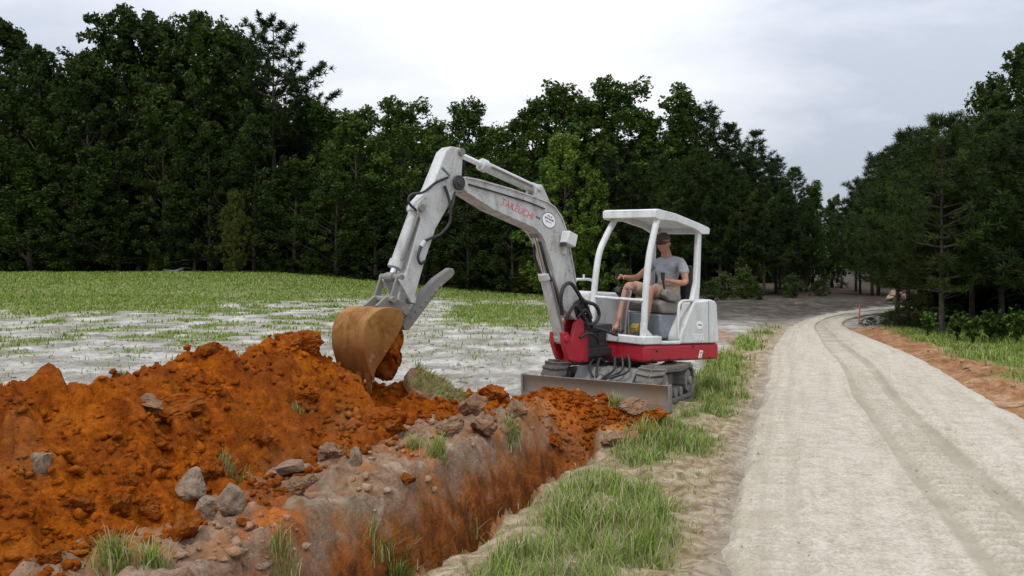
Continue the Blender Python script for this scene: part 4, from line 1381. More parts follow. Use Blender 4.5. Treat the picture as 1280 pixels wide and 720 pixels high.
# soft folds
for q in me.vertices:
    p = q.co
    w = 0.010 * math.sin(p.z * 44 + 14 * p.y + 4 * math.sin(p.x * 17)) * (1 if p.z < 1.42 else 0.4) + 0.006 * math.sin(p.z * 21 - 31 * p.y)
    q.co.x += w
link_mesh('t_shirt', me, M_shirt, PX)
sp_ = [(-0.67, 0.12, 1.11, 0.125, 0.165), (-0.60, 0.215, 1.105, 0.104), (-0.36, 0.255, 1.163, 0.094), (-0.17, 0.27, 1.195, 0.082),
       (-0.60, 0.03, 1.105, 0.104), (-0.34, 0.01, 1.183, 0.094), (-0.14, -0.005, 1.235, 0.082)]
me = skin_chain([(sp_, [(0, 1), (1, 2), (2, 3), (0, 4), (4, 5), (5, 6)])], 2, 0.009)
link_mesh('shorts', me, M_short, PX)
# cap: crown and peak
m = MB()
n_, k_ = 8, 24
vs, fs = [], []
for i in range(n_ + 1):
    th = math.radians(76) * i / n_
    for k in range(k_):
        ph = 2 * math.pi * k / k_
        q = hrot @ Vector((0.108 * math.sin(th) * math.cos(ph) - 0.003, 0.087 * math.sin(th) * math.sin(ph), 0.112 * math.cos(th) + 0.022))
        vs.append((hc[0] + q.x, hc[1] + q.y, hc[2] + q.z))
for i in range(n_):
    for k in range(k_):
        k2 = (k + 1) % k_
        fs.append((i * k_ + k, (i + 1) * k_ + k, (i + 1) * k_ + k2, i * k_ + k2))
m.add(vs, fs)
pk = []
for lay in (0, 1):
    for k in range(13):
        a = math.radians(-62 + 124 * k / 12)
        for rr_ in (0.085, 0.165 - 0.035 * abs(a)):
            q = hrot @ Vector((rr_ * math.cos(a), 0.8 * rr_ * math.sin(a), 0.050 - 0.22 * (rr_ - 0.085) - 0.03 * abs(math.sin(a)) + 0.006 * lay))
            pk.append((hc[0] + q.x, hc[1] + q.y, hc[2] + q.z))
fs = []
for k in range(12):
    a = k * 2
    fs += [(a, a + 1, a + 3, a + 2), (26 + a, 26 + a + 2, 26 + a + 3, 26 + a + 1), (a + 1, 27 + a, 29 + a, a + 3), (a, a + 2, 28 + a, 26 + a)]
m.add(pk, fs)
m.build('cap', M_hair, PX)
m = MB()
ring = []
for k in range(15):
    a = math.radians(-95 + 190 * k / 14)
    wide = 0.020 if abs(a) < 1.0 else 0.006
    for dz in (-wide, wide * 0.8):
        for gr in (1.0, 1.06):
            q = hrot @ Vector((0.106 * gr * math.cos(a) + 0.002, 0.079 * gr * math.sin(a), 0.018 + dz))
            ring.append((hc[0] + q.x, hc[1] + q.y, hc[2] + q.z))
fs = []
for k in range(14):
    a, c_ = k * 4, k * 4 + 4
    fs += [(a, a + 2, c_ + 2, c_), (a + 1, c_ + 1, c_ + 3, a + 3), (a, c_, c_ + 1, a + 1), (a + 2, a + 3, c_ + 3, c_ + 2)]
m.add(ring, fs)
m.build('sunglasses', M_glass, PX)
for (x, y, z) in ((0.03, 0.285, 0.655), (0.15, -0.005, 0.70)):
    m = MB()
    m.prism([(x - 0.06, y - 0.035), (x + 0.12, y - 0.045), (x + 0.20, y - 0.02), (x + 0.20, y + 0.02), (x + 0.12, y + 0.045), (x - 0.06, y + 0.035)], z - 0.035, z - 0.012, f=lambda u, v, w: (u, v, w))
    for xx_ in (0.04, 0.11):
        m.tube(smooth_path([(x + xx_, y - 0.044, z - 0.01), (x + xx_ - 0.01, y - 0.032, z + 0.045), (x + xx_ - 0.015, y, z + 0.062), (x + xx_ - 0.01, y + 0.032, z + 0.045), (x + xx_, y + 0.044, z - 0.01)], 4), 0.009, 6)
    m.build('sandal', M_shoe, PX)
# ------------------------------------------------------------------ trees
def leaf_mat(name, dark, mid, lite, trans=0.25):
    m, nt, b = new_mat(name)
    t = attr(nt, 'tint').outputs['Fac']
    oi = N(nt, 'ShaderNodeObjectInfo').outputs['Random']
    k = mathn(nt, 'ADD', mathn(nt, 'MULTIPLY', t, 0.75), mathn(nt, 'MULTIPLY', oi, 0.25))
    c = ramp(nt, k, [(0.1, dark), (0.5, mid), (0.9, lite)])
    nt.links.new(c, b.inputs['Base Color'])
    b.inputs['Roughness'].default_value = 0.6
    b.inputs['Specular IOR Level'].default_value = 0.10
    tr = N(nt, 'ShaderNodeBsdfTranslucent')
    nt.links.new(c, tr.inputs['Color'])
    mx = N(nt, 'ShaderNodeMixShader', Fac=trans)
    nt.links.new(b.outputs[0], mx.inputs[1])
    nt.links.new(tr.outputs[0], mx.inputs[2])
    nt.links.new(mx.outputs[0], nt.nodes['Material Output'].inputs['Surface'])
    return m
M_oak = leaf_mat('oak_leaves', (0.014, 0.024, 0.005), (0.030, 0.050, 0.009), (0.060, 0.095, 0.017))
M_gum = leaf_mat('sweetgum_leaves', (0.017, 0.033, 0.006), (0.042, 0.076, 0.012), (0.090, 0.145, 0.024))
M_lime = leaf_mat('young_pale_leaves', (0.045, 0.085, 0.011), (0.085, 0.145, 0.019), (0.14, 0.21, 0.03))
M_olive = leaf_mat('yellowing_leaves', (0.030, 0.042, 0.008), (0.062, 0.078, 0.014), (0.11, 0.125, 0.022))
M_pine = leaf_mat('pine_needles', (0.013, 0.024, 0.007), (0.028, 0.047, 0.011), (0.060, 0.090, 0.018), 0.15)
M_brush = leaf_mat('brush_leaves', (0.03, 0.04, 0.012), (0.06, 0.08, 0.02), (0.11, 0.12, 0.04))
M_bark, nt, b = new_mat('grey_brown_bark')
v = coords(nt)
mp = N(nt, 'ShaderNodeMapping')
mp.inputs['Scale'].default_value = (1, 1, 0.25)
nt.links.new(v, mp.inputs['Vector'])
f = nz(nt, mp.outputs['Vector'], 16.0, 5, 0.7)
nt.links.new(ramp(nt, f, [(0.35, (0.03, 0.023, 0.018)), (0.65, (0.11, 0.088, 0.07))]), b.inputs['Base Color'])
b.inputs['Roughness'].default_value = 0.9
bump(nt, b, f, 0.7, 0.03)

def rand_unit(n, rng):
    q = rng.normal(size=(n, 3))
    return q / np.linalg.norm(q, axis=1)[:, None]

def leaf_quads(cen, size, rng, droop=0.25, aspect=0.6):
    """one folded leaf spray (two quads sharing a midrib) at each centre"""
    n = len(cen)
    d = rand_unit(n, rng)
    d[:, 2] = d[:, 2] * 0.7 - droop
    d /= np.linalg.norm(d, axis=1)[:, None]
    s = np.cross(d, rand_unit(n, rng))
    s /= np.linalg.norm(s, axis=1)[:, None] + 1e-9
    nn = np.cross(d, s)
    L = (size * rng.uniform(0.6, 1.35, n))[:, None]
    W = L * aspect * rng.uniform(0.7, 1.2, n)[:, None] * 0.5
    a = cen - d * L * 0.5
    t = cen + d * L * 0.5
    l_ = cen + s * W + nn * W * 0.35 - d * L * 0.05
    r_ = cen - s * W + nn * W * 0.35 + d * L * 0.05
    v = np.stack([a, l_, t, r_], 1).reshape(-1, 3)
    i = np.arange(n) * 4
    tri = np.concatenate([np.stack([i, i + 2, i + 1], 1), np.stack([i, i + 3, i + 2], 1)])
    return v, tri

def broadleaf_meshes(seed, H=12.0, W=3.4, base=0.12, shape='ovoid', nclu=110, per=62, leaf=0.30, name='tree'):
    rng = np.random.default_rng(seed)
    rr = random.Random(seed)
    cz = H
    cen, tint, ctr = [], [], []
    phi0 = rng.uniform(0, 6.28, 6)
    lobes = []
    nlob = 26 if shape != 'round' else 12
    for k in range(nlob):
        u = (k + rr.random()) / nlob
        if shape == 'ovoid':
            e = math.sin(math.pi * min(1.0, 0.16 + 0.84 * u)) ** 0.7
        elif shape == 'cone':
            e = (1 - u) ** 0.8 * (0.5 + 0.5 * min(1, u * 5)) + 0.03
        else:
            e = math.sqrt(max(0.0, 1 - (2 * u - 1.0) ** 2)) * 0.9 + 0.1
        a = k * 2.4 + rr.uniform(-0.5, 0.5)
        r = W * e * rr.uniform(0.35, 0.92)
        lr_ = (0.16 + 0.20 * e) * W * rr.uniform(0.7, 1.25)
        lobes.append((np.array([r * math.cos(a), r * math.sin(a), H * (base + (1 - base) * u * 0.95) - 0.3 * lr_]), lr_ * 1.15, u, rr.random()))
    for k in range(3):
        lobes.append((np.array([rr.uniform(-0.26, 0.26) * W, rr.uniform(-0.2, 0.2) * W, H - (0.15 + 0.10 * k) * W]), (0.14 + 0.05 * k) * W, 1.0, 0.8))
    for k in range(nclu):
        lc, lr_, u, lt = lobes[k % len(lobes)]
        q = rand_unit(1, rng)[0]
        c = lc + q * lr_ * rr.uniform(0.35, 1.05) * np.array([1, 1, 1.25])
        if k % 5 < 2:                       # loose growth between the lobes, up to the outline of the crown
            u = rr.random()
            if shape == 'ovoid':
                e = math.sin(math.pi * min(1.0, 0.16 + 0.84 * u)) ** 0.7
            elif shape == 'cone':
                e = (1 - u) ** 0.8 * (0.5 + 0.5 * min(1, u * 5)) + 0.03
            else:
                e = math.sqrt(max(0.0, 1 - (2 * u - 1.0) ** 2)) * 0.9 + 0.1
            a = rr.uniform(0, 6.283)
            lob = 1 + 0.2 * math.sin(3 * a + phi0[0] + 5 * u) + 0.15 * math.sin(5 * a + phi0[1] - 9 * u)
            r = 0.86 * W * e * lob * (0.3 + 0.7 * rr.random() ** 0.5)
            c = np.array([r * math.cos(a), r * math.sin(a), H * (base + (1 - base) * u * 0.93)])
        r = math.hypot(c[0], c[1])
        ctr.append((c, r, u))
        rad = rr.uniform(0.22, 0.5) * (0.75 + 0.25 * W / 3.4)
        n = int(per * rr.uniform(0.6, 1.4))
        off = rand_unit(n, rng) * (rng.random(n) ** 0.45)[:, None] * rad
        off[:, 2] *= 0.95
        cen.append(c + off)
        tint.append(np.full(n, 0.35 * lt + 0.3 * rr.random()) + rng.random(n) * 0.35)
    for k in range(0):
        u = rr.random() ** (0.85 if shape != 'round' else 0.7)
        if shape == 'ovoid':
            e = math.sin(math.pi * min(1, (0.10 + 0.90 * u)) ** 0.85) ** 0.75
        elif shape == 'cone':
            e = (1 - u) ** 0.75 * (0.45 + 0.55 * min(1, u * 5)) + 0.06
        else:
            e = math.sqrt(max(0.0, 1 - (2 * u - 1.0) ** 2)) * 0.9 + 0.1
        a = rr.uniform(0, 6.283)
        lob = 1 + 0.22 * math.sin(3 * a + phi0[0] + 5 * u) + 0.14 * math.sin(5 * a + phi0[1] - 9 * u)
        r = W * e * lob * (0.35 + 0.65 * rr.random() ** 0.45)
        z = H * (base + (1 - base) * u * 0.97)
        c = np.array([r * math.cos(a), r * math.sin(a), z])
        ctr.append((c, r, u))
        rad = rr.uniform(0.34, 0.85) * (0.75 + 0.25 * W / 3.4)
        n = int(per * rr.uniform(0.6, 1.4))
        off = rand_unit(n, rng) * (rng.random(n) ** 0.45)[:, None] * rad
        off[:, 2] *= 0.72
        cen.append(c + off)
        tint.append(np.full(n, rr.random()) * 0.6 + rng.random(n) * 0.4)
    cen = np.concatenate(cen)
    tint = np.concatenate(tint)
    v, tri = leaf_quads(cen, leaf, rng)
    cm = np_mesh(name + '_crown', v, tris=tri)
    vfloat(cm, 'tint', np.repeat(tint, 4))
    m = MB()
    tr_ = [(0.0, 0.0, -0.2)]
    n = 9
    for i in range(1, n + 1):
        q = i / n
        tr_.append((0.16 * math.sin(2.2 * q + phi0[2]) * q, 0.16 * math.sin(2.7 * q + phi0[3]) * q, H * 0.92 * q))
    r0 = 0.016 * H
    m.tube(tr_, [r0 * 1.35] + [r0 * (1 - 0.92 * i / n) for i in range(1, n + 1)], 8)
    for (c, r, u) in ctr[::9]:
        z0 = max(0.08 * H, c[2] - 0.55 * r - 0.06 * H)
        q = z0 / (H * 0.92)
        i = min(n - 1, int(q * n))
        b0 = Vector(tr_[i]).lerp(Vector(tr_[i + 1]), q * n - i)
        b1 = Vector(c)
        mid = b0.lerp(b1, 0.5) + Vector((0, 0, 0.05 * r))
        m.tube([b0, mid, b1], [r0 * 0.32 * (1 - 0.8 * q) + 0.008, r0 * 0.2 * (1 - 0.8 * q) + 0.007, 0.006], 5, False)
    tm = bpy.data.meshes.new(name + '_trunk')
    tm.from_pydata([tuple(p) for p in m.v], [], m.f)
    tm.polygons.foreach_set('use_smooth', [True] * len(tm.polygons))
    return tm, cm

def pine_meshes(seed, H=10.0, W=2.0, base=0.28, ntuft=820, need=14, nl=0.24, nw=0.020, name='pine', gap=0.0):
    rng = np.random.default_rng(seed)
    rr = random.Random(seed)
    m = MB()
    lean = rr.uniform(-0.1, 0.1), rr.uniform(-0.1, 0.1)
    tr_ = [(lean[0] * H * 0.08 * q * q, lean[1] * H * 0.08 * q * q, -0.2 + (H + 0.1) * q) for q in np.linspace(0, 1, 9)]
    r0 = 0.0125 * H
    m.tube(tr_, [r0 * (1.15 - 1.08 * i / 8) for i in range(9)], 8)
    # dead stubs under the crown
    for k in range(10):
        z = H * rr.uniform(0.12, base + 0.1)
        a = rr.uniform(0, 6.28)
        L = rr.uniform(0.3, 0.9)
        m.tube([(0, 0, z), (L * math.cos(a), L * math.sin(a), z + rr.uniform(-0.1, 0.2))], [0.018, 0.006], 4, False)
    tips, tint = [], []
    z = H * base
    whorls = []
    while z < H * 0.985:
        whorls.append(z)
        z += H * rr.uniform(0.038, 0.06)
    for z in whorls:
        u = (z - H * base) / (H * (1 - base))
        env = W * (0.30 + 0.70 * math.sin(math.pi * (0.22 + 0.78 * u) ** 1.0) ** 0.8) * (1 - 0.55 * u) * 1.25
        nb = rr.randint(5, 7)
        a0 = rr.uniform(0, 6.28)
        for j in range(nb):
            if rr.random() < gap:
                continue
            a = a0 + 6.283 * j / nb + rr.uniform(-0.3, 0.3)
            L = max(0.25, env * rr.uniform(0.62, 1.15))
            rise = rr.uniform(0.05, 0.45) + 0.65 * u
            tint0 = rr.random()
            p0 = Vector((0, 0, z))
            d0 = Vector((math.cos(a), math.sin(a), rise * 0.5)).normalized()
            d1 = Vector((math.cos(a), math.sin(a), rise + 0.35)).normalized()
            p1, p2 = p0 + d0 * L * 0.55, p0 + d0 * L * 0.55 + d1 * L * 0.5
            m.tube([p0, p1, p2], [0.012 + 0.012 * L, 0.008 + 0.005 * L, 0.004], 4, False)
            nt_ = max(4, int(L * 6.5))
            for q in range(nt_):
                t = 0.28 + 0.72 * (q + 1) / nt_
                c = p0.lerp(p1, t / 0.55) if t < 0.55 else p1.lerp(p2, (t - 0.55) / 0.45)
                side = rr.uniform(0.05, 0.33) * L * (1.1 - t * 0.7)
                b_ = a + rr.choice((-1, 1)) * 1.25
                c = c + Vector((math.cos(b_) * side, math.sin(b_) * side, rr.uniform(-0.06, 0.14)))
                tips.append((c.x, c.y, c.z))
                tint.append(0.55 * tint0 + 0.45 * rr.random())
    tips.append((tr_[-1][0], tr_[-1][1], H))
    tint.append(0.8)
    tips = np.array(tips)
    tint = np.array(tint)
    n = len(tips)
    C_ = np.repeat(tips, need, 0)
    d = rand_unit(n * need, rng)
    d[:, 2] = d[:, 2] * 0.8 + 0.42
    d /= np.linalg.norm(d, axis=1)[:, None]
    s = np.cross(d, rand_unit(len(d), rng))
    s /= np.linalg.norm(s, axis=1)[:, None] + 1e-9
    L = nl * rng.uniform(0.65, 1.25, len(d))[:, None]
    C_ = C_ - d * L * 0.1
    a_, b_ = C_ - s * nw * 0.5, C_ + s * nw * 0.5
    t_ = C_ + d * L
    v = np.stack([a_, b_, t_ + s * nw * 0.35, t_ - s * nw * 0.35], 1).reshape(-1, 3)
    q = np.arange(len(v)).reshape(-1, 4)
    cm = np_mesh(name + '_crown', v, quads=q)
    vfloat(cm, 'tint', np.repeat(np.repeat(tint, need), 4))
    tm = bpy.data.meshes.new(name + '_trunk')
    tm.from_pydata([tuple(p) for p in m.v], [], m.f)
    tm.polygons.foreach_set('use_smooth', [True] * len(tm.polygons))
    return tm, cm

OAKS = [broadleaf_meshes(200 + k, 15.0, 5.2, 0.05, 'ovoid', 480, 60, 0.26, 'oak') for k in range(5)]
GUMS = [broadleaf_meshes(230 + k, 11.0, 3.1, 0.05, 'cone' if k % 2 else 'ovoid', 330, 52, 0.20, 'gum') for k in range(5)]
BUSH = [broadleaf_meshes(260 + k, 2.2, 1.1, 0.02, 'round', 46, 46, 0.14, 'bush') for k in range(3)]
PINES = [pine_meshes(280 + k, 10.0, 2.05, 0.24, nl=0.27, nw=0.028, need=26, name='pine') for k in range(4)]
NEARP = [pine_meshes(300 + k, 6.0, 1.75, 0.20, nl=0.21, nw=0.015, need=44, name='pine') for k in range(3)]
TALLP = [pine_meshes(320 + k, 17.0, 4.2, 0.50, nl=0.36, nw=0.05, need=26, name='pine', gap=0.12) for k in range(2)]
for ms, mt in ((OAKS, M_oak), (GUMS, M_gum), (BUSH, M_brush), (PINES, M_pine), (NEARP, M_pine), (TALLP, M_pine)):
    for tm, cm in ms:
        tm.materials.append(M_bark)
        cm.materials.append(mt)

_copies = {}
def recolour(cm, mat):
    key = (cm.name, mat.name)
    if key not in _copies:
        c = cm.copy()
        c.materials.clear()
        c.materials.append(mat)
        _copies[key] = c
    return _copies[key]

def tree(kind, pair, x, y, h, nominal, wide, label, group=None, mat=None, rz=None, cat='tree', lean=0.0, sink=0.0):
    tm, cm = pair
    z = gz(x, y) - sink
    e_ = empty(kind, (x, y, z), R.uniform(0, 6.28) if rz is None else rz, label, cat, group)
    e_.scale = (wide * h / nominal, wide * h / nominal, h / nominal)
    e_.rotation_euler[1] = lean
    t = bpy.data.objects.new('trunk', tm)
    c = bpy.data.objects.new('crown', recolour(cm, mat) if mat else cm)
    for o in (t, c):
        COL.objects.link(o)
        o.parent = e_
    return e_

def top(py, Y):
    return 1.45 - (py - 335) / 1000 * Y

def plant(kind, px, py, Y, label=None, group=None, wide=1.0, k=None, mat=None, lean=0.0):
    x, y = at(px, Y)
    h = top(py, Y) - gz(x, y)
    k = R.randrange(12) if k is None else k
    if kind == 'oak':
        return tree('oak_tree', OAKS[k % 5], x, y, h, 15.0, wide, label, group, mat, lean=lean)
    if kind == 'gum':
        return tree('sweetgum_tree', GUMS[k % 5], x, y, h, 11.0, wide, label, group, mat, lean=lean)
    if kind == 'pine':
        return tree('pine_tree', PINES[k % 4], x, y, h, 10.0, wide, label, group, mat, lean=lean)
    if kind == 'near':
        return tree('pine_tree', NEARP[k % 3], x, y, h, 6.0, wide, label, group, mat, lean=lean)
    if kind == 'tall':
        return tree('pine_tree', TALLP[k % 2], x, y, h, 17.0, wide, label, group, mat, lean=lean)
    return tree('shrub', BUSH[k % 3], x, y, h, 2.2, wide, label, group, mat, cat='shrub', lean=lean)

# --- tall hardwoods behind the field, one by one along the skyline
SKY_TREES = [
    ('oak', -55, 30, 56, 1.0, 'tall dark hardwood cut by the picture edge at the end of the field'),
    ('oak', 12, 24, 60, 0.8, 'tall hardwood whose top shows at the picture edge behind a lower crown'),
    ('oak', 50, 58, 54, 0.9, 'broad dark hardwood with a dipped top next to the skyline notch'),
    ('oak', 108, 62, 53, 0.8, 'hardwood rising just past the pale notch in the skyline'),
    ('oak', 158, 6, 56, 0.95, 'tallest dark hardwood, its top touching the upper picture edge'),
    ('oak', 205, 14, 58, 0.85, 'tall hardwood between the two highest crowns over the field'),
    ('oak', 250, 10, 56, 0.85, 'tall hardwood with a ragged pale gap through its upper crown'),
    ('oak', 292, 26, 58, 0.8, 'tall hardwood standing against the open crowned pine'),
    ('tall', 342, 26, 57, 1.0, 'tall open crowned pine with sky showing between its layers'),
    ('tall', 388, 118, 58, 0.8, 'small flat topped pine peeping over the step in the skyline'),
    ('gum', 412, 132, 55, 1.15, 'rounded hardwood where the skyline steps down from the tall trees'),
    ('gum', 446, 130, 52, 1.05, 'pointed sweetgum over the excavator bucket, before the taller twin'),
    ('gum', 503, 120, 50, 1.15, 'tall pointed sweetgum above the excavator arm'),
    ('gum', 546, 150, 50, 1.0, 'shorter sweetgum filling the dip beside the excavator arm top'),
    ('gum', 582, 126, 48, 1.1, 'full sweetgum straight above the folded arm joint'),
    ('gum', 630, 155, 46, 1.0, 'low sweetgum at the dip above the boom lettering'),
    ('gum', 664, 122, 45, 1.0, 'slender sweetgum beside the twin peaks over the boom'),
    ('gum', 702, 101, 44, 1.1, 'peaked sweetgum behind the bright young tree'),
    ('gum', 738, 124, 43, 1.0, 'sweetgum in the shallow saddle left of the highest canopy-side peak'),
    ('gum', 772, 95, 42, 1.15, 'highest peaked sweetgum behind the excavator canopy'),
    ('gum', 812, 135, 41, 1.0, 'sweetgum in the gap over the canopy roof corner'),
    ('gum', 852, 112, 40, 1.1, 'last broad sweetgum before the pines begin'),
    ('pine', 884, 130, 39, 1.0, 'first pine beside the last sweetgum, with a forked top'),
    ('pine', 912, 158, 39, 1.0, 'pine with a narrow spire just past the forked pine'),
    ('pine', 945, 168, 38, 1.05, 'dark full pine with bristly top over the rear of the excavator'),
    ('pine', 970, 195, 39, 0.95, 'middling pine on the falling skyline towards the road'),
    ('pine', 994, 212, 41, 0.9, 'slim pine near the end of the falling skyline'),
    ('gum', 1016, 228, 44, 0.95, 'pale hardwood at the low end of the skyline by the road bend'),
    ('gum', 1040, 245, 50, 0.8, 'farthest pale tree standing in the skyline gap over the road'),
]
for kind, px, py, Y, wd, lab in SKY_TREES:
    plant(kind, px, py, Y, lab.replace(' left of', ' before'), 'trees along the skyline', wd)

# --- the leafy edge in front of them
EDGE = [
    ('gum', -20, 200, 52, 1.5, 'low dark leafy tree at the field edge cut by the picture edge'),
    ('gum', 38, 186, 51, 1.5, 'dark bushy tree at the field edge with rounded olive top'),
    ('gum', 92, 205, 51, 1.4, 'dark bushy edge tree under the pale skyline notch'),
    ('gum', 148, 188, 51, 1.3, 'pointed leafy edge tree under the tallest hardwood'),
    ('oak', 205, 130, 52, 0.9, 'dense mid-height tree at the field edge behind the board fence'),
    ('oak', 262, 150, 52, 0.9, 'dense edge tree just behind the yellow-green sapling'),
    ('oak', 318, 140, 52, 0.9, 'dense edge tree under the open crowned pine'),
    ('gum', 368, 200, 50, 1.5, 'spreading edge tree with pale drooping sprays'),
    ('gum', 420, 215, 48, 1.5, 'low spreading edge tree over the lifted bucket linkage'),
    ('gum', 470, 222, 47, 1.4, 'edge tree directly behind the excavator arm'),
    ('gum', 530, 225, 46, 1.4, 'edge tree under the bend of the excavator boom'),
    ('gum', 585, 230, 44, 1.3, 'edge tree framed between arm and boom'),
    ('gum', 640, 235, 43, 1.2, 'dark edge tree behind the lower boom'),
]
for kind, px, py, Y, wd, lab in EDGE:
    plant(kind, px, py, Y, lab, 'leafy trees at the field edge', wd, None, M_oak)  # sweetgums take the darker oak leaf colour too: edge shade put into their colour
plant('gum', 706, 168, 40, 'bright green young tree behind the top of the boom', None, 1.05, 0, M_lime)
plant('gum', 745, 215, 39, 'second smaller bright green sapling low beside the canopy', None, 0.8, 2, M_lime)
plant('gum', 293, 238, 48, 'small yellow-green sapling glowing against the dark woods', None, 0.75, 2, M_olive)

# --- pines of the row behind the excavator, their bare stems showing
ROW = [(690, 190, 43), (726, 210, 41), (758, 185, 40), (788, 205, 39.5), (822, 190, 39), (846, 200, 37.5), (872, 190, 37), (900, 205, 36.5), (925, 215, 36), (955, 225, 36), (980, 240, 38), (1008, 255, 41), (1030, 262, 45), (1052, 262, 48)]
ROW_L = ['pine with bare stem behind the boom foot', 'pine behind the front canopy post', 'pine whose straight stem shows through the open canopy', 'pine behind the middle of the canopy',
         'pine behind the operator', 'pine with bare stem just past the rear canopy post', 'pine behind the engine cover', 'pine with pale bare stem beside the excavator rear', 'pine with low dead stubs past the excavator rear',
         'pine on the grey bank before the road bend', 'thin pine on the bank at the road bend', 'small pine where the bank meets the bend', 'small hazy pine beyond the bend', 'last small pine before the road is lost in shade']
for (px, py, Y), lab in zip(ROW, ROW_L):
    plant('pine', px, py, Y, lab, 'pine row behind the excavator', 1.0)
for px, py, Y in ((705, 175, 47), (745, 180, 45), (785, 175, 45), (830, 180, 44), (870, 180, 43), (905, 190, 43), (940, 200, 43), (975, 225, 45), (1005, 250, 49)):
    plant('pine', px, py, Y, 'dark pine in the second row, mostly hidden by the pines before it', 'second row of pines', 1.05)
for px, py, Y in ((20, 110, 62), (75, 100, 62), (130, 90, 63), (180, 80, 64), (230, 80, 64), (280, 85, 64), (330, 120, 63), (385, 170, 60), (440, 170, 58), (490, 170, 56), (540, 175, 55), (590, 175, 53), (640, 180, 51), (690, 170, 50), (745, 170, 49), (800, 170, 48), (850, 170, 47)):
    plant('oak', px, py, Y, 'hardwood deep in the shaded woods, filling gaps between the front trees', 'hardwoods deep in the woods', 0.95)

# --- pines across the road
RIGHT = [
    ('near', 1177, 148, 17.6, 0.95, 'pine across the road with a clear straight trunk above the weeds'),
    ('near', 1135, 168, 19.6, 0.95, 'thin stemmed pine standing over the brush at the road bend'),
    ('near', 1098, 196, 37.0, 1.0, 'bristly young pine standing beyond the road bend'),
    ('near', 1075, 226, 38.0, 0.9, 'small pine with upright candles beside the skyline gap'),
    ('near', 1215, 150, 20.0, 1.05, 'dark pine behind the clear trunked pine'),
    ('near', 1252, 150, 18.8, 1.1, 'dense dark pine near the picture edge over the weeds'),
    ('near', 1300, 140, 17.0, 1.2, 'dark pine cut by the picture edge'),
    ('near', 1150, 175, 25.0, 1.1, 'pine in the dark stand behind the road bend brush'),
    ('near', 1122, 190, 22.5, 1.0, 'pine half hidden at the inside of the road bend'),
]
for kind, px, py, Y, wd, lab in RIGHT:
    plant(kind, px, py, Y, lab, 'pines across the road', wd, k=(px // 7) % 3)
for px, py, Y in ((1090, 225, 36), (1125, 190, 34), (1165, 175, 26), (1195, 170, 27), (1235, 165, 26), (1275, 160, 24), (1330, 150, 22), (1070, 245, 42), (1210, 180, 34), (1260, 170, 32), (1360, 150, 26)):
    plant('pine', px, py, Y, 'shaded pine deep in the stand across the road', 'pines deep in the stand across the road', 1.05)
plant('oak', 1284, 50, 21.0, 'overhanging hardwood at the picture edge, leafy boughs against the sky', None, 0.85, 1)
plant('gum', 1236, 98, 23.0, 'feathery hardwood bough tree rising behind the dark pines', None, 0.9, 0)

# --- the woods beyond: one mass
rng = np.random.default_rng(5)
def wood_mass():
    cs, ts = [], []
    ex = np.array([-75, -50, -33, -22, -15, -9, -4, 1, 6, 11, 17, 24])
    eyy = np.array([66, 68, 68, 66, 63, 60, 57, 54, 52, 56, 62, 70])
    ht = np.array([16, 16, 17, 15, 12, 11, 10, 10, 9, 8, 7, 6])
    for k in range(1100):
        x = rng.uniform(-78, 26)
        y = np.interp(x, ex, eyy) - 1.0 + rng.uniform(0, 5)
        c = np.array([x, y, gz(x, y) + rng.uniform(-0.1, 3.2)])
        n = 40
        cs.append(c + rand_unit(n, rng) * (rng.random(n) ** 0.5)[:, None] * np.array([1.6, 1.0, 1.0]))
        ts.append(np.full(n, rng.random() * 0.3) + 0.2 * rng.random(n))
    for k in range(900):
        y = rng.uniform(21, 34)
        x = np.interp(y, [21, 26, 34], [11.6, 14.6, 21.0]) + rng.uniform(0, 9)
        c = np.array([x, y, gz(x, y) + rng.uniform(-0.1, 2.6)])
        n = 40
        cs.append(c + rand_unit(n, rng) * (rng.random(n) ** 0.5)[:, None] * np.array([1.2, 1.0, 0.9]))
        ts.append(np.full(n, rng.random() * 0.3) + 0.2 * rng.random(n))
    for k in range(900):
        x = rng.uniform(-75, 24)
        y = np.interp(x, ex, eyy) + rng.uniform(0, 12)
        h = np.interp(x, ex, ht)
        c = np.array([x, y, gz(x, y) + rng.uniform(0.2, 1.0) ** 0.8 * h])
        n = 36
        cs.append(c + rand_unit(n, rng) * (rng.random(n) ** 0.5)[:, None] * np.array([1.7, 1.4, 1.3]))
        ts.append(np.full(n, rng.random() * 0.5) + 0.3 * rng.random(n))
    for k in range(420):
        y = rng.uniform(13, 30)
        x = 15.5 + rng.uniform(0, 1) * 8 + max(0, 18 - y) * 0.5
        c = np.array([x, y, gz(x, y) + rng.uniform(0.0, 1.0) * 5.5])
        n = 36
        cs.append(c + rand_unit(n, rng) * (rng.random(n) ** 0.5)[:, None] * np.array([1.3, 1.3, 1.0]))
        ts.append(np.full(n, rng.random() * 0.4) + 0.2 * rng.random(n))
        y = rng.uniform(24, 62)
        x = y * 0.42 + rng.uniform(0, 22) + 4.5
        c = np.array([x, y, gz(x, y) + rng.uniform(0.1, 1.0) * 6.0])
        n = 36
        cs.append(c + rand_unit(n, rng) * (rng.random(n) ** 0.5)[:, None] * np.array([1.4, 1.4, 1.1]))
        ts.append(np.full(n, rng.random() * 0.5) + 0.3 * rng.random(n))
    cs, ts = np.concatenate(cs), np.concatenate(ts)
    v, tri = leaf_quads(cs, 0.6, rng, aspect=0.8)
    me = np_mesh('woods', v, tris=tri)
    vfloat(me, 'tint', np.repeat(ts, 4))
    tag(link_mesh('woods', me, M_oak), 'shaded depth of the woods beyond the front trees', 'woods', kind='stuff')
wood_mass()
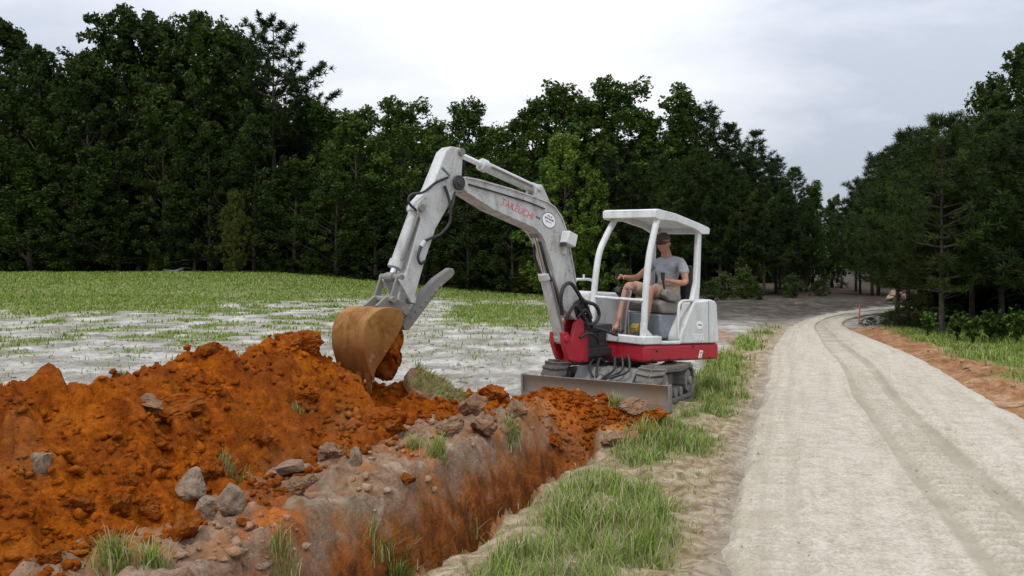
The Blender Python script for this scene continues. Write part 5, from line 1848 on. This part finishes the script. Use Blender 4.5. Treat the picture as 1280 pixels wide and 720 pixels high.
# ------------------------------------------------------------------ grass and weeds
M_grass, nt, b = new_mat('grass_blades')
c = attr(nt, 'col').outputs['Color']
nt.links.new(c, b.inputs['Base Color'])
b.inputs['Roughness'].default_value = 0.6
b.inputs['Specular IOR Level'].default_value = 0.25
tr = N(nt, 'ShaderNodeBsdfTranslucent')
nt.links.new(c, tr.inputs['Color'])
mx = N(nt, 'ShaderNodeMixShader', Fac=0.3)
nt.links.new(b.outputs[0], mx.inputs[1])
nt.links.new(tr.outputs[0], mx.inputs[2])
nt.links.new(mx.outputs[0], nt.nodes['Material Output'].inputs['Surface'])

G_DARK, G_MID, G_LITE, G_STRAW = np.array((0.095, 0.16, 0.022)), np.array((0.18, 0.27, 0.04)), np.array((0.29, 0.37, 0.085)), np.array((0.46, 0.38, 0.22))
def blades(x, y, z, h, w, rng, bend=0.6, straw=0.2):
    """curved three-segment blades"""
    n = len(x)
    a = rng.uniform(0, 6.283, n)
    dx, dy = np.cos(a), np.sin(a)
    sx, sy = -dy, dx
    bd = h * bend * rng.uniform(0.15, 1.2, n)
    V = np.zeros((n, 7, 3))
    for i, (t, ww) in enumerate(((0, 1.0), (0.4, 0.85), (0.75, 0.5))):
        px, py = x + dx * bd * t * t, y + dy * bd * t * t
        pz = z + h * (t - 0.22 * t * t * np.minimum(1, bd / h)) - (0.02 if i == 0 else 0)
        V[:, 2 * i] = np.stack([px - sx * w * ww * 0.5, py - sy * w * ww * 0.5, pz], 1)
        V[:, 2 * i + 1] = np.stack([px + sx * w * ww * 0.5, py + sy * w * ww * 0.5, pz], 1)
    V[:, 6] = np.stack([x + dx * bd, y + dy * bd, z + h * (1 - 0.22 * np.minimum(1, bd / h))], 1)
    i = np.arange(n) * 7
    q = np.concatenate([np.stack([i, i + 1, i + 3, i + 2], 1), np.stack([i + 2, i + 3, i + 5, i + 4], 1)])
    t = np.stack([i + 4, i + 5, i + 6], 1)
    k = rng.random(n)[:, None]
    col = G_DARK * np.clip(1 - 2 * k, 0, 1) + G_MID * (1 - np.abs(2 * k - 1)) + G_LITE * np.clip(2 * k - 1, 0, 1)
    s = (rng.random(n) < straw)[:, None]
    col = np.where(s, G_STRAW * rng.uniform(0.6, 1.1, n)[:, None], col)
    return V.reshape(-1, 3), q, t, np.repeat(col, 7, 0)

def grass_object(name, x, y, h, w, rng, label, bend=0.6, straw=0.2, z=None):
    z = top_z(x, y) if z is None else z
    V, q, t, col = blades(x, y, z, h, w, rng, bend, straw)
    me = np_mesh(name, V, q, t)
    vcolor(me, 'col', col)
    return tag(link_mesh(name, me, M_grass), label, 'grass', kind='stuff')

rng = np.random.default_rng(3)
def scatter(n, x0, x1, y0, y1, mask, power=1.0, bias=1.0):
    x = rng.uniform(x0, x1, n)
    y = y0 + (y1 - y0) * rng.random(n) ** bias
    keep = rng.random(n) < mask(x, y) ** power
    return x[keep], y[keep]
# the verge between trench and road
x, y = scatter(120000, -1.2, 3.6, 2.9, 10.5, lambda X, Y: verge_green(X, Y) * (ground_z(X, Y) > -0.09), 1.2, 1.2)
n = len(x)
tall = S(0.2, 1.0, verge_green(x, y)) * (0.6 + 0.6 * np.clip(fbm(x, y, 2.2, 3, 111) + 0.5, 0, 1))
grass_object('verge_grass', x, y, (0.035 + 0.11 * tall) * rng.uniform(0.5, 1.35, n), 0.0042 + 0.0011 * y / 2, rng, 'rough green and straw grass on the verge between trench and gravel road', 0.85, 0.26)
# thin dry stalks over the rest of the verge
x, y = scatter(30000, -1.2, 3.4, 2.9, 9.0, lambda X, Y: verge_mask(X, Y) * (ground_z(X, Y) > -0.07) * np.clip(0.25 + fbm(X, Y, 2.4, 3, 113), 0, 1))
n = len(x)
grass_object('dry_grass', x, y, rng.uniform(0.015, 0.06, n), np.full(n, 0.0035), rng, 'dry trampled straw on the bare verge soil', 1.6, 0.85)
# grass running off along the road past the machine
x, y = scatter(26000, 1.5, 6.5, 9.5, 24, lambda X, Y: verge_green(X, Y), 1.0, 1.1)
n = len(x)
grass_object('roadside_grass', x, y, 0.10 * rng.uniform(0.4, 1.5, n), 0.006 + 0.0012 * y, rng, 'short grass strip running beside the road past the excavator', 0.8, 0.15)
# the field
x1, y1 = scatter(100000, -20, 4, 11, 30, lambda X, Y: field_grass_mask(X, Y) * (X > -0.95 * Y) * (heap_z(X, Y, False) < 0.02), 1.5)
x2, y2 = scatter(130000, -48, 4, 28, 57, lambda X, Y: field_grass_mask(X, Y) * (X > -0.95 * Y), 1.2)
x, y = np.concatenate([x1, x2]), np.concatenate([y1, y2])
n = len(x)
grass_object('field_grass', x, y, (0.035 + 0.0016 * y) * rng.uniform(0.4, 1.5, n) * (0.7 + 0.8 * np.clip(fbm(x, y, 0.5, 3, 115) + 0.3, 0, 1)), 0.008 + 0.0011 * y, rng, 'green field grass between the pale sand and the woods', 0.7, 0.10)
# sparse weeds on the sand
x, y = scatter(16000, -12, 2.2, 7.4, 20, lambda X, Y: np.clip(fbm(X, Y, 0.9, 3, 117) * 1.6 - 0.1, 0, 1) * (heap_z(X, Y, False) < 0.02) * (X < road_left_x(Y) - 2))
n = len(x)
grass_object('sand_weeds', x, y, rng.uniform(0.03, 0.12, n), 0.004 + 0.0009 * y, rng, 'thin weeds scattered over the pale sandy ground', 0.9, 0.35)
# across the road
x, y = scatter(60000, 5.5, 16, 8, 19.5, lambda X, Y: roadside_mask(X, Y), 1.0)
n = len(x)
grass_object('far_verge_grass', x, y, (0.07 + 0.10 * S(1.3, 3.2, x - road_right_x(y))) * rng.uniform(0.4, 1.5, n), 0.006 + 0.0009 * y, rng, 'lush grass between the orange road shoulder and the pines', 0.8, 0.06)

def leafy_weed(name, x, y, h, label, group=None, mat=None, nleaf=170, spread=0.5):
    rg = np.random.default_rng(int(abs(x * 91 + y * 37)) + 3)
    z = float(top_z(x, y))
    m = MB()
    st = []
    for k in range(7):
        a = rg.uniform(0, 6.28)
        r = spread * h * rg.uniform(0.2, 0.9)
        p = [(0, 0, 0), (r * 0.4 * math.cos(a), r * 0.4 * math.sin(a), h * 0.55), (r * math.cos(a), r * math.sin(a), h * rg.uniform(0.75, 1.0))]
        m.tube(p, [0.008, 0.006, 0.003], 5, False)
        st.append(p)
    root = empty(name, (x, y, z), 0, label, 'weed', group)
    m.build('stem', M_brush if mat is None else mat, root)
    cs = []
    for k in range(nleaf):
        p = st[k % 7]
        t = rg.uniform(0.25, 1.0)
        q = Vector(p[0]).lerp(Vector(p[1]), t * 2) if t < 0.5 else Vector(p[1]).lerp(Vector(p[2]), t * 2 - 1)
        cs.append((q.x + rg.normal() * 0.09 * h, q.y + rg.normal() * 0.09 * h, q.z + rg.normal() * 0.05 * h))
    v, tri = leaf_quads(np.array(cs), 0.13 * min(1.0, h + 0.3), rg, 0.1, 0.7)
    me = np_mesh('foliage', v, tris=tri)
    vfloat(me, 'tint', np.repeat(rg.random(len(cs)), 4))
    link_mesh('foliage', me, mat or M_brush, root)
    return root

WEEDS = [(1196, 15.6, 0.55, 'leafy weed clump at the foot of the clear trunked pine'), (1216, 15.0, 0.5, 'rounded leafy weed just past the pine foot'),
         (1238, 15.2, 0.62, 'tall leafy weed with pale tips before the dark pines'), (1252, 15.0, 0.7, 'tallest pale tipped weed in the grass across the road'),
         (1272, 14.6, 0.55, 'leafy weed at the picture edge across the road'), (1160, 16.5, 0.5, 'leafy weed between the brush and the pine trunk')]
for px, Y, h, lab in WEEDS:
    x, y = at(px, Y)
    leafy_weed('weed', x, y, h, lab, 'weeds across the road', M_gum)

# brush at the inside of the bend
BRUSH = [(1085, 20.4, 0.24, 2.2, 'low brown brush at the tip of the road bend'), (1106, 20.6, 0.30, 2.0, 'tangled brush pile beside the bend'), (1126, 20.4, 0.42, 1.6, 'dark brush clump with grey sticks at the bend'),
         (1140, 19.0, 0.8, 1.1, 'dense green brush under the thin stemmed pine'), (1118, 19.2, 0.45, 1.3, 'low green brush on the orange shoulder'), (1155, 18.6, 0.8, 1.1, 'dark bush between the two pine trunks')]
for px, Y, h, wd, lab in BRUSH:
    x, y = at(px, Y)
    tree('shrub', BUSH[R.randrange(3)], x, y, h, 2.2, wd, lab, 'brush at the road bend', None, cat='shrub')
for k, (px, Y) in enumerate(((888, 30.5), (902, 31.2), (930, 31.6), (948, 31.0), (990, 33.0), (1024, 35.0))):
    x, y = at(px, Y)
    tree('shrub', BUSH[k % 3], x, y, (0.75, 0.5, 1.0, 0.6, 0.9, 0.7)[k], 2.2, 1.2, 'dark low shrub in the row along the grey bank before the road bend', 'shrubs along the grey bank', M_oak, cat='shrub')
x, y = at(195, 51.0)
tree('shrub', BUSH[1], x, y, 1.75, 2.2, 0.75, 'olive topped round shrub beside the grey board fence', None, M_olive, cat='shrub')
for px, Y, h, lab in ((905, 33.5, 1.0, 'dark shrub at the foot of the woods behind the excavator rear'), (930, 34.0, 1.2, 'dark shrub between pine stems over the grey bank'), (660, 42.5, 1.3, 'shrub in the shade behind the boom foot'), (780, 38.0, 1.2, 'shrub in the shade seen under the canopy'), (860, 36.5, 1.1, 'shrub in the shade past the rear canopy post'), (985, 36.5, 0.9, 'low shrub on the bank at the road bend')):
    x, y = at(px, Y)
    tree('shrub', BUSH[R.randrange(3)], x, y, h, 2.2, 1.2, lab, 'shrubs at the foot of the woods', None, cat='shrub')

# ------------------------------------------------------------------ clods and stones
def rock_mesh(seed, n=2, rough=0.22, flat=1.0, square=0.0):
    bm = bmesh.new()
    bmesh.ops.create_icosphere(bm, subdivisions=n, radius=0.5)
    rg = random.Random(seed)
    pl = [(Vector((rg.gauss(0, 1), rg.gauss(0, 1), rg.gauss(0, 1))).normalized(), rg.uniform(0.20, 0.38)) for _ in range(10)]
    ph = [rg.uniform(0, 6) for _ in range(6)]
    for v in bm.verts:
        p = v.co.copy()
        for nrm, dd in pl:
            t = p.dot(nrm) - dd
            if t > 0:
                p -= nrm * t * 0.96
        p *= 1 + rough * 0.35 * (math.sin(9 * p.x + ph[0]) * math.sin(8 * p.y + ph[1]) + math.sin(17 * p.z + ph[2]) * math.sin(15 * p.x + ph[3]) * 0.5)
        p += Vector((rg.uniform(-1, 1), rg.uniform(-1, 1), rg.uniform(-1, 1))) * rough * 0.07
        v.co = Vector((p.x, p.y, p.z * flat))
    me = bpy.data.meshes.new('rock')
    bm.to_mesh(me)
    bm.free()
    return me

def stone_mat(name, a, b_, c_, stain=(0.33, 0.10, 0.02), amount=0.4):
    m, nt, b = new_mat(name)
    v = coords(nt)
    c = ramp(nt, nz(nt, v, 5.0, 6, 0.7), [(0.3, a), (0.55, b_), (0.75, c_)])
    f = ramp(nt, nz(nt, v, 2.4, 5, 0.65, 0.4), [(0.5, (0, 0, 0)), (0.66, (1, 1, 1))])
    c = mixc(nt, mathn(nt, 'MULTIPLY', f, amount), c, stain)
    nt.links.new(c, b.inputs['Base Color'])
    b.inputs['Roughness'].default_value = 0.9
    b.inputs['Specular IOR Level'].default_value = 0.06
    bump(nt, b, mathn(nt, 'ADD', nz(nt, v, 9.0, 6, 0.75), mathn(nt, 'MULTIPLY', nz(nt, v, 40.0, 4, 0.7), 0.4)), 0.8, 0.08)
    return m
M_stone = stone_mat('grey_brown_stone', (0.29, 0.195, 0.13), (0.46, 0.35, 0.255), (0.57, 0.475, 0.38), amount=0.32)
M_clod = stone_mat('orange_clay_lump', (0.19, 0.040, 0.005), (0.40, 0.102, 0.009), (0.50, 0.165, 0.022), (0.36, 0.21, 0.10), 0.3)
M_tan = stone_mat('tan_crust_lump', (0.24, 0.135, 0.08), (0.40, 0.255, 0.165), (0.50, 0.38, 0.28), (0.42, 0.13, 0.025), 0.6)

def ground_hit(px, py):
    """where the line of sight from the photograph's standpoint meets the soil"""
    Y = np.linspace(2.9, 13, 2600)
    X = (px - 640) / 1000 * Y
    Z = 1.45 - (py - 335) / 1000 * Y
    hit = np.nonzero(Z <= top_z(X, Y))[0]
    i = hit[0] if len(hit) else -1
    return X[i], Y[i]

LUMPS = [   # px, py of the foot, width px, height px, material, label
    (54, 598, 30, 40, M_stone, 'upright grey stone stuck alone in the orange heap'),
    (236, 626, 44, 36, M_stone, 'grey stone with a grassy edge above the pair of grey stones'),
    (284, 646, 42, 38, M_stone, 'largest pale grey stone at the foot of the orange heap'),
    (260, 652, 32, 28, M_stone, 'small grey stone wedged beside the largest pale stone'),
    (266, 608, 34, 38, M_clod, 'upright orange lump just above the grey stones'),
    (229, 682, 48, 44, M_clod, 'big orange lump with grey crust at the heap foot'),
    (188, 652, 50, 32, M_clod, 'broad cracked orange lump low on the heap'),
    (150, 650, 32, 36, M_clod, 'tall orange lump standing low on the heap beside the broad cracked one'),
    (304, 662, 26, 14, M_clod, 'small bright orange lump on the grey crust'),
    (212, 528, 66, 28, M_clod, 'long flat orange slab half way up the heap'),
    (358, 598, 40, 24, M_stone, 'dark undercut stone at the edge of the crust'),
    (374, 620, 42, 22, M_tan, 'flat tan lump at the edge of the crust'),
    (446, 584, 22, 28, M_stone, 'small upright grey stone between heap and trench'),
    (412, 578, 30, 22, M_tan, 'round tan lump near the small upright stone'),
    (482, 546, 50, 44, M_clod, 'long tilted orange slab sliding down the heap end'),
    (612, 506, 46, 30, M_clod, 'big dark orange boulder of clay by the blade end'),
    (592, 524, 34, 30, M_tan, 'red brown boulder in front of the dark orange one'),
    (604, 546, 50, 30, M_tan, 'wide tan boulder at the head of the crust'),
    (566, 544, 40, 22, M_tan, 'low tan lump beside the wide tan boulder'),
    (650, 522, 30, 22, M_tan, 'brown lump on the crust by the blade corner'),
    (818, 531, 40, 18, M_clod, 'flat orange lump lying alone on the grass by the blade'),
    (787, 519, 44, 20, M_tan, 'tan earth lump with dry grass under the blade'),
    (262, 446, 22, 20, M_clod, 'dark knob of clay on the heap skyline'),
    (180, 512, 40, 16, M_tan, 'flat grey crust piece on the upper heap'),
    (372, 440, 54, 26, M_clod, 'rounded clay block on the highest point of the heap'),
    (160, 610, 26, 20, M_clod, 'orange lump in the middle of the heap face'),
    (96, 642, 34, 24, M_clod, 'dull orange lump low on the heap near the picture edge'),
    (62, 708, 36, 22, M_clod, 'pale topped orange lump at the bottom picture edge'),
    (330, 560, 30, 22, M_clod, 'orange lump on the heap face above the dark undercut stone'),
    (384, 508, 34, 20, M_clod, 'orange lump under the highest point of the heap'),
    (120, 690, 40, 26, M_clod, 'wide orange lump beside the dry grass at the heap foot'),
    (200, 590, 24, 18, M_clod, 'small orange lump above the broad cracked one'),
    (326, 716, 26, 16, M_stone, 'small pinkish stone on the crust at the bottom edge'),
    (508, 606, 22, 12, M_clod, 'small orange crumb lump lying on the pale crust'),
    (690, 562, 24, 16, M_clod, 'orange lump at the head of the trench'),
    (740, 545, 26, 16, M_clod, 'orange lump on the loose clay before the blade'),
    (770, 558, 34, 18, M_tan, 'brown lump where loose clay meets the grass'),
]
for i, (px, py, w, h, mt, lab) in enumerate(LUMPS):
    x, y = ground_hit(px, py)
    sx = w / 1000 * y * 1.15
    sz = h / 1000 * y * 1.25
    me = rock_mesh(400 + i, 4, 0.25 if mt is M_stone else 0.5)
    o = link_mesh('stone' if mt is M_stone else 'clay_lump', me, mt)
    me.polygons.foreach_set('use_smooth', [True] * len(me.polygons))
    me.set_sharp_from_angle(angle=math.radians(24))
    dep = sx * R.uniform(0.7, 0.95)
    o.scale = (sx, dep, sz)
    o.location = (x * (y + dep * 0.3) / y, y + dep * 0.3, float(top_z(x, y)) + sz * 0.30)
    o.rotation_euler = (R.uniform(-0.2, 0.2), R.uniform(-0.25, 0.25), R.uniform(-0.4, 0.4))
    if 'tilted' in lab:
        o.rotation_euler = (0.1, 0.75, 0.2)
    tag(o, lab, 'stone' if mt is M_stone else 'clay lump', 'stones and clay lumps round the trench')

# sod: a turned slab of turf with grass on its back
x, y = at(545, 7.05)
z = float(top_z(x, y))
sod = empty('sod_slab', (x, y, z + 0.10), 0.25, 'tipped slab of turf with green grass on its upper face', 'turf')
sod.rotation_euler = (0.55, 0.55, 0.1)
m = MB()
rgx = random.Random(3)
ring = [(0.30 * math.cos(a) * rgx.uniform(0.8, 1.15), 0.20 * math.sin(a) * rgx.uniform(0.8, 1.15)) for a in np.linspace(0, 6.283, 15)[:-1]]
m.prism(ring, -0.06, 0.03, f=lambda u, v, w: (u, v, w))
m.build('earth', M_tan, sod, 0.015)
n = 700
bx, by = rng.uniform(-0.26, 0.26, n), rng.uniform(-0.16, 0.16, n)
V, q, t, col = blades(bx, by, np.full(n, 0.03), rng.uniform(0.03, 0.09, n), np.full(n, 0.006), rng, 0.9, 0.2)
me = np_mesh('turf', V, q, t)
vcolor(me, 'col', col)
link_mesh('turf', me, M_grass, sod)

# grass tufts of their own
TUFTS = [(142, 706, 0.13, 170, 'big pale tuft at the foot of the heap near the bottom edge'), (288, 592, 0.10, 150, 'grey green tuft above the large pale stone'), (190, 706, 0.11, 130, 'tuft on the crust beside the bottom heap foot tuft'),
         (352, 704, 0.12, 90, 'tuft on the crust nearest the trench bottom'), (518, 560, 0.11, 120, 'small tuft beside the tilted orange slab'), (548, 566, 0.13, 160, 'tuft on the crust under the low tan lump'),
         (372, 514, 0.08, 60, 'tiny tuft high on the heap'), (150, 470, 0.10, 140, 'dark tuft on the heap skyline'), (640, 534, 0.12, 160, 'grassy clump hanging on the crust head'),
         (585, 656, 0.16, 26, 'few thin stalks on the trench lip'), (468, 680, 0.13, 40, 'few green stalks at the trench lip near the bottom'), (510, 716, 0.11, 160, 'green tuft filling the bottom corner of the trench lip'),
         (770, 508, 0.14, 120, 'dry tuft under the blade edge'), (490, 706, 0.12, 120, 'small tuft hiding the end of the open trench'), (636, 548, 0.1, 90, 'dull tuft on the crust behind the trench wall')]
for px, py, h, n, lab in TUFTS:
    x0, y0 = ground_hit(px, py)
    rd = h * 0.55
    bx, by = rng.normal(0, rd * 0.5, n), rng.normal(0, rd * 0.5, n)
    z0 = float(top_z(x0, y0))
    bz = np.clip(top_z(x0 + bx, y0 + by) - z0, -0.08, 0.08)
    V, q, t, col = blades(bx, by, bz, h * rng.uniform(0.4, 1.15, n), np.full(n, 0.0055), rng, 1.0, 0.3)
    me = np_mesh('grass_tuft', V, q, t)
    vcolor(me, 'col', col * (0.85 if 'grey' in lab or 'dark' in lab else 1.0))
    o = link_mesh('grass_tuft', me, M_grass)
    o.location = (x0, y0, z0)
    tag(o, lab, 'grass tuft', 'grass tufts round the heap and trench')

# crumbs of soil: far too many to count
def crumbs(name, x, y, size, mat, label, seed, kind='stuff'):
    rg = np.random.default_rng(seed)
    order = np.argsort(size + 1e-6 * rg.random(len(size)))
    x, y, size = x[order], y[order], size[order]
    z = top_z(x, y)
    protos = []
    for k in range(8):
        bm = bmesh.new()
        bmesh.ops.create_icosphere(bm, subdivisions=1 if k >= 6 else 0 or 1, radius=0.5)
        vs = np.array([tuple(v.co) for v in bm.verts])
        fs = np.array([[v.index for v in f.verts] for f in bm.faces])
        bm.free()
        protos.append((vs * rg.uniform(0.4, 1.5, vs.shape), fs))
    V, F, n0 = [], [], 0
    nb = int(len(x) * 0.95)
    for k in range(8):
        sel = np.arange(nb)[k::6] if k < 6 else np.arange(nb, len(x))[k - 6::2]
        vs, fs = protos[k]
        m_ = len(sel)
        a = rg.uniform(0, 6.283, m_)
        ca, sa = np.cos(a), np.sin(a)
        s = size[sel]
        P = np.zeros((m_, len(vs), 3))
        px_, py_, pz_ = vs[:, 0][None] * rg.uniform(0.7, 1.4, m_)[:, None], vs[:, 1][None] * rg.uniform(0.7, 1.2, m_)[:, None], vs[:, 2][None] * rg.uniform(0.5, 1.0, m_)[:, None]
        P[:, :, 0] = (px_ * ca[:, None] - py_ * sa[:, None]) * s[:, None] + x[sel][:, None]
        P[:, :, 1] = (px_ * sa[:, None] + py_ * ca[:, None]) * s[:, None] + y[sel][:, None]
        P[:, :, 2] = pz_ * s[:, None] + z[sel][:, None] + 0.12 * s[:, None]
        V.append(P.reshape(-1, 3))
        F.append((fs[None] + (np.arange(m_) * len(vs))[:, None, None]).reshape(-1, 3) + n0)
        n0 += m_ * len(vs)
    me = np_mesh(name, np.concatenate(V), tris=np.concatenate(F))
    return tag(link_mesh(name, me, mat), label, 'soil', kind=kind)
x, y = scatter(130000, -4.6, 0.4, 2.8, 8.4, lambda X, Y: (heap_z(X, Y, False) > 0.01) * np.clip(0.35 + 0.9 * fbm(X, Y, 1.2, 3, 121), 0.02, 1) * np.clip(1.25 - heap_z(X, Y, False) * 1.0, 0.1, 1))
s = 0.006 + 0.075 * rng.random(len(x)) ** 9
crumbs('clay_crumbs', x, y, s, M_clay, 'countless crumbs of orange clay over the heap', 31)
x, y = scatter(26000, -3.2, 0.9, 2.8, 8.2, lambda X, Y: (heap_z(X, Y, False) <= 0.02) * (lip_left(Y) - X > 0.05) * (lip_left(Y) - X < 1.6) * np.clip(0.2 + 1.2 * fbm(X, Y, 1.5, 3, 123), 0, 1))
s = 0.008 + 0.06 * rng.random(len(x)) ** 6
crumbs('crust_crumbs', x, y, s, M_tan, 'crumbs of dry crust beside the trench', 32)
x, y = scatter(9000, -0.3, 1.5, 6.3, 8.3, lambda X, Y: S(0.8, 0.35, np.hypot((X - 0.62) * 0.88 + (Y - 7.55) * 0.35, (Y - 7.55) * 0.72 - (X - 0.62) * 0.2)))
s = 0.010 + 0.06 * rng.random(len(x)) ** 5
crumbs('loose_clay', x, y, s, M_clay, 'loose orange clay pushed up before the blade', 33)
x, y = scatter(9000, -9, 0.8, 7.4, 15, lambda X, Y: (heap_z(X, Y, False) < 0.0) * np.clip(0.15 + 1.1 * fbm(X, Y, 0.9, 3, 125), 0, 1))
s = 0.012 + 0.07 * rng.random(len(x)) ** 4
M_sandclod = stone_mat('pale_sand_clod', (0.34, 0.305, 0.25), (0.46, 0.42, 0.36), (0.58, 0.55, 0.50), (0.36, 0.31, 0.25), 0.2)
crumbs('sand_clods', x, y, s, M_sandclod, 'small grey clods over the pale sandy ground', 34)
x, y = scatter(40000, 1.0, 5.6, 3.2, 12, lambda X, Y: np.clip(0.1 + 1.0 * fbm(X, Y, 1.2, 3, 127) + 0.8 * S(0.35, 0.0, X - road_left_x(Y)) * (X > road_left_x(Y) - 0.2), 0, 1) * (X < road_right_x(Y)))
rz_ = base_z(x, y)
s = 0.003 + 0.011 * rng.random(len(x)) ** 6
_tz = top_z
def top_z(X, Y):
    X, Y = np.asarray(X, float), np.asarray(Y, float)
    on = (X > road_left_x(Y)) & (X < road_right_x(Y))
    return np.where(on, base_z(X, Y) + 0.026, _tz(X, Y))
crumbs('road_gravel', x, y, s, M_sandclod, 'loose gravel grains on the road', 35)

x, y = scatter(9000, 4.4, 11.5, 7.0, 20, lambda X, Y: S(0.0, 0.2, X - road_right_x(Y)) * S(1.5, 0.9, X - road_right_x(Y)) * np.clip(0.3 + fbm(X, Y, 1.5, 3, 131), 0, 1))
s = 0.010 + 0.07 * rng.random(len(x)) ** 5
crumbs('shoulder_clods', x, y, s, M_tan, 'crumbled orange earth along the far road shoulder', 36)
x, y = scatter(9000, 4.6, 11.5, 7.0, 20, lambda X, Y: S(0.2, 0.6, X - road_right_x(Y)) * S(1.8, 1.2, X - road_right_x(Y)) * np.clip(-0.1 + 1.2 * fbm(X, Y, 1.1, 3, 133), 0, 1))
n = len(x)
grass_object('shoulder_grass', x, y, rng.uniform(0.03, 0.11, n), 0.005 + 0.0009 * y, rng, 'sparse grass sprouting from the orange road shoulder', 0.9, 0.3)
# clay still hanging in the bucket
me = rock_mesh(77, 4, 0.5)
me.polygons.foreach_set('use_smooth', [True] * len(me.polygons))
o = link_mesh('clay_clump', me, M_clod)
me.transform(Matrix.Diagonal((0.36, 0.46, 0.52, 1)))
rot = Matrix.Rotation(EX_RZ, 4, 'Z')
o.matrix_world = Matrix.Translation(EX_LOC) @ rot @ Matrix.Translation((3.49, 0.03, 0.72)) @ Matrix.Rotation(-0.32, 4, 'Y')
tag(o, 'wet orange clay clump packed in the tipped bucket mouth', 'clay lump')

# ------------------------------------------------------------------ far bits: board fence, stump, stake
fx, fy = at(225, 52.5)
fz = gz(fx, fy)
fe = empty('board_fence', (fx, fy, fz), 0.05, 'weathered grey board fence in the shade at the field edge', 'fence')
M_wood = simple_mat('weathered_wood', (0.22, 0.20, 0.18), 0.85, vary=0.3, scale=4)
for x0 in (-0.85, 0.0, 0.85):
    m = MB()
    m.box((x0, 0.04, 0.42), (0.1, 0.1, 0.95))
    m.build('post', M_wood, fe, 0.01)
for z0 in (0.30, 0.56, 0.80):
    m = MB()
    m.box((0, -0.03, z0), (1.9, 0.035, 0.13))
    m.build('board', M_wood, fe, 0.006)
tx, ty = at(172, 51.5)
m = MB()
m.tube([(0, 0, -0.1), (0.16, 0, 0.7), (0.24, 0, 1.3)], [0.16, 0.13, 0.10], 10)
o = m.build('tree_stump', M_bark, None)
o.location = (tx, ty, gz(tx, ty))
tag(o, 'pale leaning tree stump beside the olive topped shrub', 'stump')
tx, ty = at(243, 51.5)
m = MB()
m.tube([(0, 0, -0.1), (0.03, 0, 1.0), (0.10, 0, 2.2)], [0.11, 0.10, 0.08], 10)
o = m.build('bare_trunk', M_bark, None)
o.location = (tx, ty, gz(tx, ty))
tag(o, 'pale bare trunk standing at the end of the board fence', 'trunk')
tx, ty = at(214, 51.2)
m = MB()
m.box((0, 0, 0.1), (0.9, 0.5, 0.16), Matrix.Rotation(0.15, 3, 'Y'))
m.box((0.5, 0.1, 0.2), (0.5, 0.3, 0.1), Matrix.Rotation(-0.3, 3, 'Y'))
o = m.build('board_pile', simple_mat('pale_board', (0.42, 0.44, 0.44), 0.7), None, 0.01)
o.location = (tx, ty, gz(tx, ty))
tag(o, 'low pale board pile in the grass before the fence', 'boards')
tx, ty = at(1074, 20.4)
m = MB()
m.box((0, 0, 0.2), (0.035, 0.02, 0.56), Matrix.Rotation(0.06, 3, 'Y'))
m.prism([(-0.017, 0.46), (0.017, 0.46), (0.0, 0.50)], -0.01, 0.01)
o = m.build('survey_stake', simple_mat('orange_wood', (0.40, 0.19, 0.09), 0.8), None, 0.002)
o.location = (tx, ty, gz(tx, ty))
tag(o, 'thin reddish wooden stake at the tip of the bend', 'stake')
for i, (px, py, w, lab) in enumerate(((1119, 378, 20, 'pale boulder on the far shoulder at the bend'), (1131, 382, 16, 'small pale boulder beside the pine stem at the bend'), (1112, 381, 14, 'dark boulder on the far shoulder'))):
    Y = 34.0 - i
    x, y = at(px, Y)
    me = rock_mesh(500 + i, 3, 0.25)
    o = link_mesh('boulder', me, M_stone)
    s_ = w / 1000 * Y
    o.scale = (s_, s_ * 0.8, s_ * 0.8)
    o.location = (x, y, gz(x, y) + s_ * 0.2)
    tag(o, lab, 'boulder', 'boulders at the road bend')
